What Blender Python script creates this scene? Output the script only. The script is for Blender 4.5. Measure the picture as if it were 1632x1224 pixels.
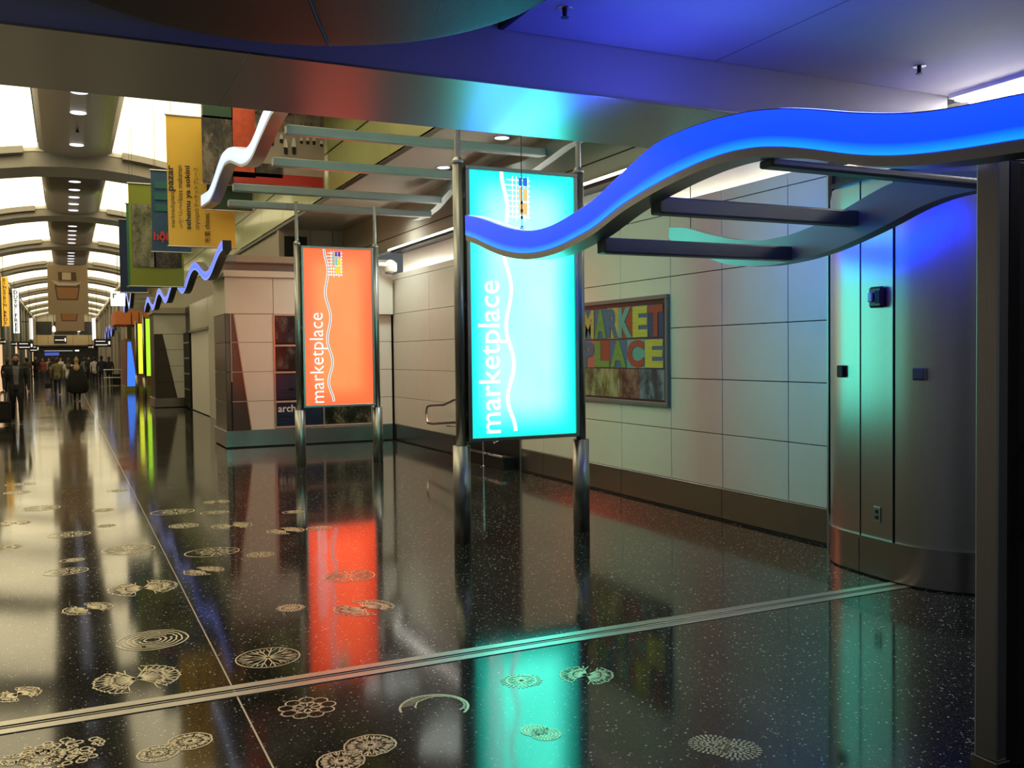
import bpy, bmesh, math, random
import numpy as np
from mathutils import Vector, Matrix
random.seed(7)
PI = math.pi
S = bpy.context.scene
C = S.collection
for o in list(bpy.data.objects):
    bpy.data.objects.remove(o)

# ------------------------------------------------------------ camera
CAMH = 1.65
X_AX = Vector((0.90360585, 0.02475356, -0.42764908))
Y_AX = Vector((-0.42819509, 0.02408974, -0.90336518))
Z_AX = Vector((-0.01205955, 0.99940329, 0.03236698))
camd = bpy.data.cameras.new('camera')
camd.sensor_width = 36.0
camd.lens = 36.0 * 1500.0 / 1632.0
camd.clip_start = 0.05
camd.clip_end = 400
cam = bpy.data.objects.new('camera', camd)
C.objects.link(cam)
RW = Matrix((X_AX, Y_AX, Z_AX))
cam.matrix_world = Matrix.Translation((0, 0, CAMH)) @ RW.to_4x4()
S.camera = cam

def ray(px, py, axis, val):
    """point of the place seen at a photo pixel, on the plane axis = val"""
    d = RW @ Vector((px - 816.0, 612.0 - py, -1500.0))
    c = Vector((0, 0, CAMH))
    i = 'xyz'.index(axis)
    return c + d * ((val - c[i]) / d[i])

# ------------------------------------------------------------ world, exposure
wd = bpy.data.worlds.new('world')
S.world = wd
wd.use_nodes = True
wd.node_tree.nodes['Background'].inputs[0].default_value = (0.68, 0.73, 0.76, 1)
wd.node_tree.nodes['Background'].inputs[1].default_value = 0.15
S.view_settings.view_transform = 'Standard'
S.view_settings.look = 'None'
S.view_settings.exposure = 0.0
S.view_settings.gamma = 1.0
S.view_settings.use_curve_mapping = False

VAULT_E = 2.2      # emission standing in for uplight on the concourse vault
COVE_E = 13.0       # fluorescent coves
BLUE_E = 7.0       # blue edge-lit ribbon

# ------------------------------------------------------------ materials
MATS = {}
def nt(name):
    m = bpy.data.materials.new(name)
    m.use_nodes = True
    t = m.node_tree
    return m, t, t.nodes['Principled BSDF']

def mat(name, col, rough=0.5, metal=0.0, var=0.12, scale=6.0, spec=0.5, bump=0.0, stretch=None, emit=None, estr=0.0, coat=0.0):
    if name in MATS:
        return MATS[name]
    m, t, b = nt(name)
    N, L = t.nodes, t.links
    tc = N.new('ShaderNodeTexCoord')
    mp = N.new('ShaderNodeMapping')
    if stretch:
        mp.inputs['Scale'].default_value = stretch
    L.new(tc.outputs['Object'], mp.inputs['Vector'])
    nz = N.new('ShaderNodeTexNoise')
    nz.inputs['Scale'].default_value = scale
    nz.inputs['Detail'].default_value = 4
    L.new(mp.outputs['Vector'], nz.inputs['Vector'])
    mx = N.new('ShaderNodeMix')
    mx.data_type = 'RGBA'
    c0 = [max(0, c * (1 - var)) for c in col]
    c1 = [min(1, c * (1 + var)) for c in col]
    mx.inputs['A'].default_value = (*c0, 1)
    mx.inputs['B'].default_value = (*c1, 1)
    L.new(nz.outputs['Fac'], mx.inputs['Factor'])
    L.new(mx.outputs['Result'], b.inputs['Base Color'])
    b.inputs['Roughness'].default_value = rough
    b.inputs['Metallic'].default_value = metal
    b.inputs['Specular IOR Level'].default_value = spec
    if coat:
        b.inputs['Coat Weight'].default_value = coat
        b.inputs['Coat Roughness'].default_value = 0.08
    if bump:
        bp = N.new('ShaderNodeBump')
        bp.inputs['Strength'].default_value = bump
        bp.inputs['Distance'].default_value = 0.01
        L.new(nz.outputs['Fac'], bp.inputs['Height'])
        L.new(bp.outputs['Normal'], b.inputs['Normal'])
    if emit:
        b.inputs['Emission Color'].default_value = (*emit, 1)
        b.inputs['Emission Strength'].default_value = estr
    MATS[name] = m
    return m

def floor_mat():
    m, t, b = nt('terrazzo')
    N, L = t.nodes, t.links
    tc = N.new('ShaderNodeTexCoord')
    def chips(scale, lo, size):
        v = N.new('ShaderNodeTexVoronoi')
        v.inputs['Scale'].default_value = scale
        v.inputs['Randomness'].default_value = 1.0
        L.new(tc.outputs['Object'], v.inputs['Vector'])
        sp = N.new('ShaderNodeSeparateColor')
        L.new(v.outputs['Color'], sp.inputs['Color'])
        g = N.new('ShaderNodeMath'); g.operation = 'GREATER_THAN'
        L.new(sp.outputs['Red'], g.inputs[0]); g.inputs[1].default_value = lo
        s = N.new('ShaderNodeMath'); s.operation = 'LESS_THAN'
        L.new(v.outputs['Distance'], s.inputs[0])
        k = N.new('ShaderNodeMath'); k.operation = 'MULTIPLY'
        L.new(sp.outputs['Green'], k.inputs[0]); k.inputs[1].default_value = size
        L.new(k.outputs[0], s.inputs[1])
        a = N.new('ShaderNodeMath'); a.operation = 'MULTIPLY'
        L.new(g.outputs[0], a.inputs[0]); L.new(s.outputs[0], a.inputs[1])
        return a.outputs[0]
    a = chips(62, 0.72, 0.38)
    c = chips(140, 0.55, 0.55)
    ad = N.new('ShaderNodeMath'); ad.operation = 'MAXIMUM'
    L.new(a, ad.inputs[0])
    hf = N.new('ShaderNodeMath'); hf.operation = 'MULTIPLY'; hf.inputs[1].default_value = 0.2
    L.new(c, hf.inputs[0]); L.new(hf.outputs[0], ad.inputs[1])
    nz = N.new('ShaderNodeTexNoise'); nz.inputs['Scale'].default_value = 1.3; nz.inputs['Detail'].default_value = 5
    L.new(tc.outputs['Object'], nz.inputs['Vector'])
    bs = N.new('ShaderNodeMix'); bs.data_type = 'RGBA'
    bs.inputs['A'].default_value = (0.006, 0.006, 0.006, 1)
    bs.inputs['B'].default_value = (0.012, 0.011, 0.010, 1)
    L.new(nz.outputs['Fac'], bs.inputs['Factor'])
    mx = N.new('ShaderNodeMix'); mx.data_type = 'RGBA'
    L.new(ad.outputs[0], mx.inputs['Factor'])
    L.new(bs.outputs['Result'], mx.inputs['A'])
    mx.inputs['B'].default_value = (0.62, 0.60, 0.54, 1)
    L.new(mx.outputs['Result'], b.inputs['Base Color'])
    # worn polish
    n2 = N.new('ShaderNodeTexNoise'); n2.inputs['Scale'].default_value = 0.8; n2.inputs['Detail'].default_value = 6
    L.new(tc.outputs['Object'], n2.inputs['Vector'])
    mr = N.new('ShaderNodeMapRange')
    mr.inputs['From Min'].default_value = 0.35; mr.inputs['From Max'].default_value = 0.7
    mr.inputs['To Min'].default_value = 0.07; mr.inputs['To Max'].default_value = 0.11
    L.new(n2.outputs['Fac'], mr.inputs['Value'])
    L.new(mr.outputs['Result'], b.inputs['Roughness'])
    b.inputs['IOR'].default_value = 1.55
    b.inputs['Specular IOR Level'].default_value = 0.34
    # gentle grinding waves
    n3 = N.new('ShaderNodeTexNoise'); n3.inputs['Scale'].default_value = 1.6; n3.inputs['Detail'].default_value = 1
    L.new(tc.outputs['Object'], n3.inputs['Vector'])
    bp = N.new('ShaderNodeBump'); bp.inputs['Strength'].default_value = 0.15; bp.inputs['Distance'].default_value = 0.0005
    L.new(n3.outputs['Fac'], bp.inputs['Height'])
    L.new(bp.outputs['Normal'], b.inputs['Normal'])
    return m

def lightbox_mat(name, edge, centre):
    """backlit panel: tubes in the middle, so the rim is dimmer. UV 0..1"""
    m, t, b = nt(name)
    N, L = t.nodes, t.links
    uv = N.new('ShaderNodeUVMap')
    sp = N.new('ShaderNodeSeparateXYZ')
    L.new(uv.outputs['UV'], sp.inputs['Vector'])
    def para(sock, w):
        a = N.new('ShaderNodeMath'); a.operation = 'PINGPONG'; a.inputs[1].default_value = 0.5
        L.new(sock, a.inputs[0])
        r = N.new('ShaderNodeMapRange'); r.interpolation_type = 'SMOOTHSTEP'
        r.inputs['From Max'].default_value = w
        L.new(a.outputs[0], r.inputs['Value'])
        return r.outputs['Result']
    k = N.new('ShaderNodeMath'); k.operation = 'MULTIPLY'
    L.new(para(sp.outputs['X'], 0.30), k.inputs[0])
    L.new(para(sp.outputs['Y'], 0.16), k.inputs[1])
    nz = N.new('ShaderNodeTexNoise'); nz.inputs['Scale'].default_value = 3.0
    L.new(uv.outputs['UV'], nz.inputs['Vector'])
    k2 = N.new('ShaderNodeMath'); k2.operation = 'MULTIPLY'
    mr = N.new('ShaderNodeMapRange'); mr.inputs['To Min'].default_value = 0.6; mr.inputs['To Max'].default_value = 1.2
    L.new(nz.outputs['Fac'], mr.inputs['Value'])
    L.new(k.outputs[0], k2.inputs[0]); L.new(mr.outputs['Result'], k2.inputs[1])
    mx = N.new('ShaderNodeMix'); mx.data_type = 'RGBA'
    mx.inputs['A'].default_value = (*edge, 1); mx.inputs['B'].default_value = (*centre, 1)
    L.new(k2.outputs[0], mx.inputs['Factor'])
    L.new(mx.outputs['Result'], b.inputs['Emission Color'])
    b.inputs['Emission Strength'].default_value = 1.0
    b.inputs['Base Color'].default_value = (0.1, 0.1, 0.1, 1)
    b.inputs['Roughness'].default_value = 0.25
    return m

def ribbon_mat(name, lo, mid, hi, strength):
    """edge-lit acrylic: the tube runs along the lower edge. UV v = 0 bottom .. 1 top"""
    m, t, b = nt(name)
    N, L = t.nodes, t.links
    uv = N.new('ShaderNodeUVMap')
    sp = N.new('ShaderNodeSeparateXYZ')
    L.new(uv.outputs['UV'], sp.inputs['Vector'])
    cr = N.new('ShaderNodeValToRGB')
    e = cr.color_ramp.elements
    e[0].position = 0.0; e[0].color = (*lo, 1)
    e[1].position = 1.0; e[1].color = (*hi, 1)
    x = e.new(0.30); x.color = (*mid, 1)
    L.new(sp.outputs['Y'], cr.inputs['Fac'])
    L.new(cr.outputs['Color'], b.inputs['Emission Color'])
    b.inputs['Emission Strength'].default_value = strength
    b.inputs['Base Color'].default_value = (0.05, 0.05, 0.08, 1)
    b.inputs['Roughness'].default_value = 0.3
    return m

def crowd_mat(name, cols, scale=9.0, rough=0.5):
    """printed photograph of a crowd: blotches of tones"""
    m, t, b = nt(name)
    N, L = t.nodes, t.links
    tc = N.new('ShaderNodeTexCoord')
    mp = N.new('ShaderNodeMapping'); mp.inputs['Scale'].default_value = (1.6, 1.6, 0.9)
    L.new(tc.outputs['Object'], mp.inputs['Vector'])
    n1 = N.new('ShaderNodeTexNoise'); n1.inputs['Scale'].default_value = scale * 1.6; n1.inputs['Detail'].default_value = 8; n1.inputs['Roughness'].default_value = 0.75; n1.inputs['Distortion'].default_value = 1.2
    L.new(mp.outputs['Vector'], n1.inputs['Vector'])
    n2 = N.new('ShaderNodeTexNoise'); n2.inputs['Scale'].default_value = scale * 0.35; n2.inputs['Detail'].default_value = 2
    L.new(mp.outputs['Vector'], n2.inputs['Vector'])
    ad = N.new('ShaderNodeMath'); ad.operation = 'ADD'
    L.new(n1.outputs['Fac'], ad.inputs[0]); L.new(n2.outputs['Fac'], ad.inputs[1])
    m2 = N.new('ShaderNodeMapRange'); m2.inputs['From Min'].default_value = 0.84; m2.inputs['From Max'].default_value = 1.20
    L.new(ad.outputs[0], m2.inputs['Value'])
    cr = N.new('ShaderNodeValToRGB')
    e = cr.color_ramp.elements
    n = len(cols)
    e[0].color = (*cols[0], 1); e[1].color = (*cols[-1], 1)
    for i in range(1, n - 1):
        x = e.new(i / (n - 1)); x.color = (*cols[i], 1)
    L.new(m2.outputs[0], cr.inputs['Fac'])
    L.new(cr.outputs['Color'], b.inputs['Base Color'])
    b.inputs['Roughness'].default_value = rough
    return m

M_FLOOR = floor_mat()
M_STEEL = mat('brushed_steel', (0.36, 0.36, 0.36), 0.42, 1.0, 0.10, 20, stretch=(12, 12, 0.6))
M_STEELB = mat('polished_steel', (0.36, 0.34, 0.32), 0.27, 1.0, 0.10, 8)
M_ALU = mat('anodised_aluminium', (0.42, 0.44, 0.43), 0.36, 1.0, 0.08, 8)
M_BEAM = mat('painted_metal_beam', (0.30, 0.33, 0.33), 0.42, 0.3, 0.08, 8)
M_BEAMD = mat('dark_metal_beam', (0.14, 0.16, 0.17), 0.42, 0.3, 0.08, 8)
M_CHROME = mat('chrome', (0.85, 0.85, 0.85), 0.08, 1.0, 0.03)
M_DARK = mat('dark_metal', (0.03, 0.03, 0.032), 0.4, 0.6)
M_BLACK = mat('black_gap', (0.006, 0.006, 0.006), 0.7)
M_PANEL = mat('cream_laminate', (0.66, 0.65, 0.57), 0.38, 0.0, 0.05, 3, coat=0.15)
M_TAN = mat('tan_plaster', (0.40, 0.36, 0.29), 0.6, 0.0, 0.07, 2)
M_GREY = mat('grey_paint', (0.48, 0.46, 0.50), 0.55, 0.0, 0.04, 3, bump=0.05)
M_CEIL = mat('ceiling_paint', (0.56, 0.54, 0.56), 0.55, 0.0, 0.04, 3, bump=0.05)
M_WHITE = mat('white_paint', (0.80, 0.78, 0.72), 0.5, 0.0, 0.04)
M_STONE = mat('brown_granite', (0.055, 0.042, 0.034), 0.22, 0.0, 0.5, 60)
M_BRASS = mat('brass_inlay', (0.90, 0.76, 0.54), 0.40, 0.6, 0.18, 14)
M_ZINC = mat('joint_metal', (0.52, 0.49, 0.45), 0.36, 1.0, 0.10, 20)
M_GLASSW = mat('green_glass_wall', (0.38, 0.44, 0.17), 0.3, 0.0, 0.25, 0.7, coat=0.3)
M_VAULT = mat('uplight_emission_ceiling', (0.8, 0.78, 0.7), 0.6, 0.0, 0.02, 2, emit=(1.0, 0.85, 0.50), estr=VAULT_E)  # panels emit in place of light washed up onto them
M_COVE = mat('cove_lamp', (0.8, 0.8, 0.8), 0.5, emit=(1.0, 0.95, 0.84), estr=COVE_E)
M_RIB = mat('vault_rib', (0.30, 0.28, 0.25), 0.38, 0.5, 0.1)
M_SPINE = mat('spine_metal', (0.40, 0.36, 0.30), 0.34, 0.9, 0.12, 3, stretch=(8, 0.4, 1))
M_LAMP = mat('linear_lamp_diffuser', (0.8, 0.8, 0.8), 0.5, emit=(1.0, 0.95, 0.90), estr=15.0)
M_DOWN = mat('downlight_lens', (0.8, 0.8, 0.85), 0.3, emit=(0.85, 0.88, 1.0), estr=1.6)
M_DISH = mat('perforated_dish', (0.006, 0.006, 0.006), 0.45, 0.0, 0.6, 220, bump=0.4, spec=0.15)
M_WTXT = mat('white_print', (0.8, 0.8, 0.8), 0.5, emit=(1, 1, 1), estr=1.7)
M_PRINTW = mat('white_vinyl', (0.75, 0.73, 0.68), 0.5)
M_PRINTK = mat('black_vinyl', (0.01, 0.01, 0.01), 0.5)
M_PRINTR = mat('red_vinyl', (0.6, 0.05, 0.05), 0.5)

def brushed(name, col, rough, aniso, scale, stretch):
    """brushed metal, blurred along the U direction of its UV map"""
    m = mat(name, col, rough, 1.0, 0.10, scale, stretch=stretch)
    t = m.node_tree
    tg = t.nodes.new('ShaderNodeTangent'); tg.direction_type = 'UV_MAP'
    b = t.nodes['Principled BSDF']
    b.inputs['Anisotropic'].default_value = aniso
    t.links.new(tg.outputs['Tangent'], b.inputs['Tangent'])
    return m
M_SOFFIT = brushed('brushed_soffit', (0.54, 0.52, 0.50), 0.38, 0.7, 30, (1, 18, 1))
M_STEELC = brushed('brushed_steel_cladding', (0.48, 0.48, 0.465), 0.36, 0.6, 20, (12, 12, 0.6))
def uv_by(o, fn):
    me = o.data
    uv = me.uv_layers.new(name='UVMap')
    for l in me.loops:
        uv.data[l.index].uv = fn(me.vertices[l.vertex_index].co)
    return o

# ------------------------------------------------------------ mesh helpers
WLOC = {}
def wl(o):
    return WLOC.get(o.name, Vector((0, 0, 0))) if o is not None else Vector((0, 0, 0))

def obj(name, bm, m, parent=None, base=None, smooth=False, kind=None):
    """link one bmesh (given in world coordinates) as one object"""
    me = bpy.data.meshes.new(name)
    off = wl(parent) if parent is not None else (Vector(base) if base is not None else Vector((0, 0, 0)))
    bmesh.ops.recalc_face_normals(bm, faces=bm.faces)
    for v in bm.verts:
        v.co -= off
    bm.to_mesh(me); bm.free()
    ms = m if isinstance(m, (list, tuple)) else [m]
    for x in ms:
        me.materials.append(x)
    if smooth:
        for p in me.polygons:
            p.use_smooth = True
        me.set_sharp_from_angle(angle=math.radians(38))
    o = bpy.data.objects.new(name, me)
    C.objects.link(o)
    WLOC[o.name] = off
    if parent is not None:
        o.parent = parent
    else:
        o.location = off
    if kind:
        o['kind'] = kind
    return o

def thing(name, label, cat, loc, group=None):
    o = bpy.data.objects.new(name, None)
    C.objects.link(o)
    o.empty_display_size = 0.2
    o.location = loc
    WLOC[o.name] = Vector(loc)
    o['label'] = label; o['category'] = cat
    if group: o['group'] = group
    return o

def tag(o, label, cat=None, group=None):
    o['label'] = label
    if cat: o['category'] = cat
    if group: o['group'] = group
    return o

def struct_root(name, loc=(0, 0, 0), label=None):
    o = bpy.data.objects.new(name, None)
    C.objects.link(o)
    o.location = loc
    WLOC[o.name] = Vector(loc)
    o['kind'] = 'structure'
    if label: o['label'] = label
    return o

def B():
    return bmesh.new()

def box(bm, x0, x1, y0, y1, z0, z1):
    vs = [bm.verts.new((x, y, z)) for z in (z0, z1) for y in (y0, y1) for x in (x0, x1)]
    for f in ((0, 2, 3, 1), (4, 5, 7, 6), (0, 1, 5, 4), (2, 6, 7, 3), (0, 4, 6, 2), (1, 3, 7, 5)):
        bm.faces.new([vs[i] for i in f])
    return bm

def bbox(bm, x0, x1, y0, y1, z0, z1, w=0.004, seg=1):
    b2 = bmesh.new()
    box(b2, x0, x1, y0, y1, z0, z1)
    bmesh.ops.bevel(b2, geom=list(b2.edges), offset=w, segments=seg, affect='EDGES', profile=0.5)
    me = bpy.data.meshes.new('t'); b2.to_mesh(me); b2.free()
    bm.from_mesh(me); bpy.data.meshes.remove(me)
    return bm

def prism(bm, pts, a, b, axis='y'):
    """extrude a 2D outline along an axis; pts are the other two coordinates in x,y,z order"""
    def mk(p, t):
        if axis == 'y': return (p[0], t, p[1])
        if axis == 'x': return (t, p[0], p[1])
        return (p[0], p[1], t)
    v0 = [bm.verts.new(mk(p, a)) for p in pts]
    v1 = [bm.verts.new(mk(p, b)) for p in pts]
    n = len(pts)
    bm.faces.new(v0); bm.faces.new(list(reversed(v1)))
    for i in range(n):
        j = (i + 1) % n
        bm.faces.new((v0[i], v0[j], v1[j], v1[i]))
    return bm

def frame_of(t):
    t = t.normalized()
    up = Vector((0, 0, 1)) if abs(t.z) < 0.9 else Vector((1, 0, 0))
    a = t.cross(up).normalized()
    return a, t.cross(a).normalized()

def tube(bm, pts, r, n=10, caps=True):
    pts = [Vector(p) for p in pts]
    rs = r if isinstance(r, (list, tuple)) else [r] * len(pts)
    rings = []
    ref = None
    for i, p in enumerate(pts):
        t = (pts[min(i + 1, len(pts) - 1)] - pts[max(i - 1, 0)])
        if ref is None:
            a, b = frame_of(t)
        else:
            tt = t.normalized()
            a = (ref - tt * ref.dot(tt)).normalized()
            b = tt.cross(a)
        ref = a
        rings.append([bm.verts.new(p + (a * math.cos(2 * PI * k / n) + b * math.sin(2 * PI * k / n)) * rs[i]) for k in range(n)])
    for q in range(len(rings) - 1):
        for k in range(n):
            bm.faces.new((rings[q][k], rings[q][(k + 1) % n], rings[q + 1][(k + 1) % n], rings[q + 1][k]))
    if caps:
        bm.faces.new(rings[0]); bm.faces.new(list(reversed(rings[-1])))
    return bm

def lathe(bm, c, prof, n=24):
    rings = []
    for r, z in prof:
        rings.append([bm.verts.new((c[0] + r * math.cos(2 * PI * k / n), c[1] + r * math.sin(2 * PI * k / n), c[2] + z)) for k in range(n)])
    for q in range(len(rings) - 1):
        for k in range(n):
            bm.faces.new((rings[q][k], rings[q][(k + 1) % n], rings[q + 1][(k + 1) % n], rings[q + 1][k]))
    bm.faces.new(rings[0]); bm.faces.new(list(reversed(rings[-1])))
    return bm

def cyl(bm, x, y, z0, z1, r, n=20):
    return lathe(bm, (x, y, 0), [(r, z0), (r, z1)], n)

def text_bm(s, size=1.0, depth=0.002, align='LEFT', bold=0.0, spacing=1.0):
    """text as a bmesh in the XY plane, reading along +X"""
    cu = bpy.data.curves.new('txt', 'FONT')
    cu.body = s; cu.size = size; cu.extrude = depth; cu.align_x = align
    cu.offset = bold; cu.space_character = spacing
    cu.resolution_u = 3
    ob = bpy.data.objects.new('txt', cu)
    C.objects.link(ob)
    dg = bpy.context.evaluated_depsgraph_get()
    me = bpy.data.meshes.new_from_object(ob.evaluated_get(dg))
    bm = bmesh.new(); bm.from_mesh(me)
    bpy.data.objects.remove(ob); bpy.data.curves.remove(cu); bpy.data.meshes.remove(me)
    return bm

def fit(bm, w=None, h=None):
    xs = [v.co.x for v in bm.verts]; ys = [v.co.y for v in bm.verts]
    if not xs: return bm
    x0, x1, y0, y1 = min(xs), max(xs), min(ys), max(ys)
    sx = w / (x1 - x0) if w else None
    sy = h / (y1 - y0) if h else None
    sx = sx or sy; sy = sy or sx
    for v in bm.verts:
        v.co.x = (v.co.x - x0) * sx; v.co.y = (v.co.y - y0) * sy
    return bm

def place(bm, mtx):
    bmesh.ops.transform(bm, matrix=mtx, verts=bm.verts)
    return bm

def M4(xa, ya, za, o):
    m = Matrix.Identity(4)
    for i in range(3):
        m[i][0] = xa[i]; m[i][1] = ya[i]; m[i][2] = za[i]; m[i][3] = o[i]
    return m

def front(o):     # reading along +X on a face that looks to -Y
    return M4((1, 0, 0), (0, 0, 1), (0, -1, 0), o)
def front_up(o):  # reading upwards on a face that looks to -Y
    return M4((0, 0, 1), (-1, 0, 0), (0, -1, 0), o)
def side(o):      # reading along -Y on a face that looks to -X
    return M4((0, -1, 0), (0, 0, 1), (-1, 0, 0), o)

def rect_uv(bm, x0, x1, y, z0, z1):
    """upright quad that looks to -Y, UV 0..1"""
    uv = bm.loops.layers.uv.verify()
    v = [bm.verts.new(p) for p in ((x0, y, z0), (x1, y, z0), (x1, y, z1), (x0, y, z1))]
    f = bm.faces.new(v)
    for l, c in zip(f.loops, ((0, 0), (1, 0), (1, 1), (0, 1))):
        l[uv].uv = c
    return bm

def stroke(bm, pts, w, z0, z1, axis='z'):
    """flat band of width w along 2D points, thickness z0..z1"""
    n = len(pts)
    L, R = [], []
    for i in range(n):
        p = Vector(pts[i]); a = Vector(pts[max(i - 1, 0)]); b = Vector(pts[min(i + 1, n - 1)])
        t = (b - a)
        if t.length < 1e-9: t = Vector((1, 0))
        t.normalize()
        nn = Vector((-t.y, t.x)) * (w / 2)
        L.append(p + nn); R.append(p - nn)
    def mk(p, z):
        if axis == 'z': return (p.x, p.y, z)
        return (p.x, z, p.y)
    t0 = [bm.verts.new(mk(p, z1)) for p in L]; t1 = [bm.verts.new(mk(p, z1)) for p in R]
    b0 = [bm.verts.new(mk(p, z0)) for p in L]; b1 = [bm.verts.new(mk(p, z0)) for p in R]
    for i in range(n - 1):
        bm.faces.new((t0[i], t0[i + 1], t1[i + 1], t1[i]))
        bm.faces.new((b0[i], b0[i + 1], t0[i + 1], t0[i]))
        bm.faces.new((t1[i], t1[i + 1], b1[i + 1], b1[i]))
    bm.faces.new((t0[0], t1[0], b1[0], b0[0])); bm.faces.new((t0[-1], b0[-1], b1[-1], t1[-1]))
    return bm

# ============================================================ FLOOR
bm = B(); box(bm, -3.4, 8.0, -4.0, 112.0, -0.2, 0.0)
floor = obj('floor', bm, M_FLOOR, kind='structure')
floor['label'] = 'polished black terrazzo floor with pale chips'

def strip(name, m, x0, x1, y0, y1, z1, lab=None):
    b_ = B(); box(b_, x0, x1, y0, y1, -0.004, z1)
    o = obj(name, b_, m, floor)
    if lab: o['label'] = lab
    return o
strip('divider_strip', M_ZINC, 0.707, 0.715, -3.5, 111, 0.0012, 'thin metal divider line in the terrazzo')

joint = struct_root('trim_1', (2.4, 4.745, 0), 'metal expansion joint cover crossing the floor')
for y0, y1, h in ((4.665, 4.725, 0.004), (4.742, 4.752, 0.003), (4.769, 4.829, 0.004)):
    b_ = B(); bbox(b_, -3.2, 5.26, y0, y1, -0.003, h, 0.001)
    obj('joint_rail', b_, M_ZINC, joint)
b_ = B(); box(b_, -3.2, 5.26, 4.725, 4.769, -0.003, 0.0008)
obj('joint_gap', b_, M_BLACK, joint)

# ---- brass inlays let into the terrazzo
def inlay(px, py, wpx, kind, k=0, rot=0.0, asp=1.0):
    c = ray(px, py, 'z', 0.0)
    e = ray(px + wpx / 2, py, 'z', 0.0); d = ray(px - wpx / 2, py, 'z', 0.0)
    w = (e - d).length
    R = w / 2
    rnd = random.Random(px * 7 + py)
    b_ = B()
    Z0, Z1 = -0.002, 0.0016
    th = max(0.007, R * 0.038)
    depth = (c.xy).length
    th *= 1.0 + max(0, depth - 6) * 0.05
    def P2(x, y):
        ca, sa = math.cos(rot), math.sin(rot)
        return (c.x + x * ca - y * sa, c.y + x * sa + y * ca)
    def st(pts, f=1.0):
        stroke(b_, [P2(*p) for p in pts], th * f, Z0, Z1)
    def ring(r, cx=0, cy=0, a0=0, a1=2 * PI, j=0.0, f=1.0, n=40, sq=1.0):
        st([(cx + math.cos(a0 + (a1 - a0) * i / n) * (r + j * rnd.uniform(-1, 1)), cy + sq * math.sin(a0 + (a1 - a0) * i / n) * (r + j * rnd.uniform(-1, 1))) for i in range(n + 1)], f)
    def burst(r, n, cx=0, cy=0, r0=0.08, a0=0, a1=2 * PI, fork=True, f=1.0):
        for i in range(n):
            a = a0 + (a1 - a0) * (i + rnd.uniform(-.15, .15)) / n
            q = r * rnd.uniform(.86, 1.0)
            st([(cx + math.cos(a) * r * r0, cy + math.sin(a) * r * r0), (cx + math.cos(a) * q, cy + math.sin(a) * q)], f)
            if fork:
                for s in (-1, 1):
                    st([(cx + math.cos(a) * q * .55, cy + math.sin(a) * q * .55), (cx + math.cos(a + s * PI / n * .8) * q * .95, cy + math.sin(a + s * PI / n * .8) * q * .95)], f * .7)
    if kind == 'wheel':
        ring(R * .98); burst(R * .95, 14)
    elif kind == 'rings':
        for i in range(6):
            q0 = rnd.uniform(0, 6); ring(R * (1 - i * .155), j=R * .02, a0=q0, a1=q0 + 2 * PI * rnd.uniform(.88, 1.0), f=1.3)
    elif kind == 'fan':
        burst(R, 12, 0, 0, .06, -1.15, 1.25); burst(R * .95, 12, 0, 0, .06, PI - 1.25, PI + 1.15)
        for s in (0, PI):
            ring(R * .93, 0, 0, s - 1.1, s + 1.2, R * .05)
    elif kind == 'flower':
        for i in range(9):
            a = 2 * PI * i / 9
            ring(R * .26, math.cos(a) * R * .72, math.sin(a) * R * .72, n=14)
            st([(math.cos(a) * R * .12, math.sin(a) * R * .12), (math.cos(a) * R * .48, math.sin(a) * R * .48)])
        ring(R * .45, j=R * .03)
    elif kind == 'sun':
        ring(R * .68, f=1.6); burst(R * .6, 16, fork=False)
        for i in range(28):
            a = 2 * PI * i / 28
            st([(math.cos(a) * R * .7, math.sin(a) * R * .7), (math.cos(a + .08) * R * rnd.uniform(.88, 1), math.sin(a + .08) * R * rnd.uniform(.88, 1))], 1.1)
    elif kind == 'crescent':
        ring(R, 0, 0, -1.4, 2.6, 0, 1.6); ring(R * .72, R * .2, -R * .05, -1.5, 2.5, R * .02, 1.2)
        for i in range(26):
            a = -1.2 + 3.5 * i / 26
            st([(math.cos(a) * R * .98, math.sin(a) * R * .98), (R * .2 + math.cos(a) * R * .74, math.sin(a) * R * .74)], .7)
    elif kind == 'kidney':
        for cx, cy, r in ((-R * .35, R * .1, R * .62), (R * .3, -R * .15, R * .66)):
            for q in range(4):
                nn = int(10 + 6 * q); rr = r * (q + .6) / 4
                for i in range(nn):
                    a = 2 * PI * i / nn + q * .3
                    st([(cx + math.cos(a) * rr, cy + math.sin(a) * rr), (cx + math.cos(a) * (rr + r * .2), cy + math.sin(a) * (rr + r * .2))], 1.5)
    elif kind == 'double':
        for cx, cy, r in ((-R * .48, -R * .08, R * .52), (R * .42, R * .12, R * .58)):
            ring(r * .95, cx, cy, j=r * .04); burst(r * .92, 16, cx, cy, .12); ring(r * .35, cx, cy, j=r * .03)
    elif kind == 'coral':
        for q in range(60):
            a = rnd.uniform(0, 2 * PI); r = R * math.sqrt(rnd.uniform(0.02, 1))
            x, y = math.cos(a) * r * 1.0, math.sin(a) * r * .8
            ring(R * rnd.uniform(.05, .11), x, y, n=8, f=1.0)
        burst(R * .5, 18, -R * .2, 0, .3)
    elif kind == 'oval':
        ring(R, sq=.8); ring(R * .5, R * .1, 0, j=R * .05); burst(R * .8, 12, R * .15, 0, .2, fork=False)
    o = obj('floor_inlay', b_, M_BRASS, floor)
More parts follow.
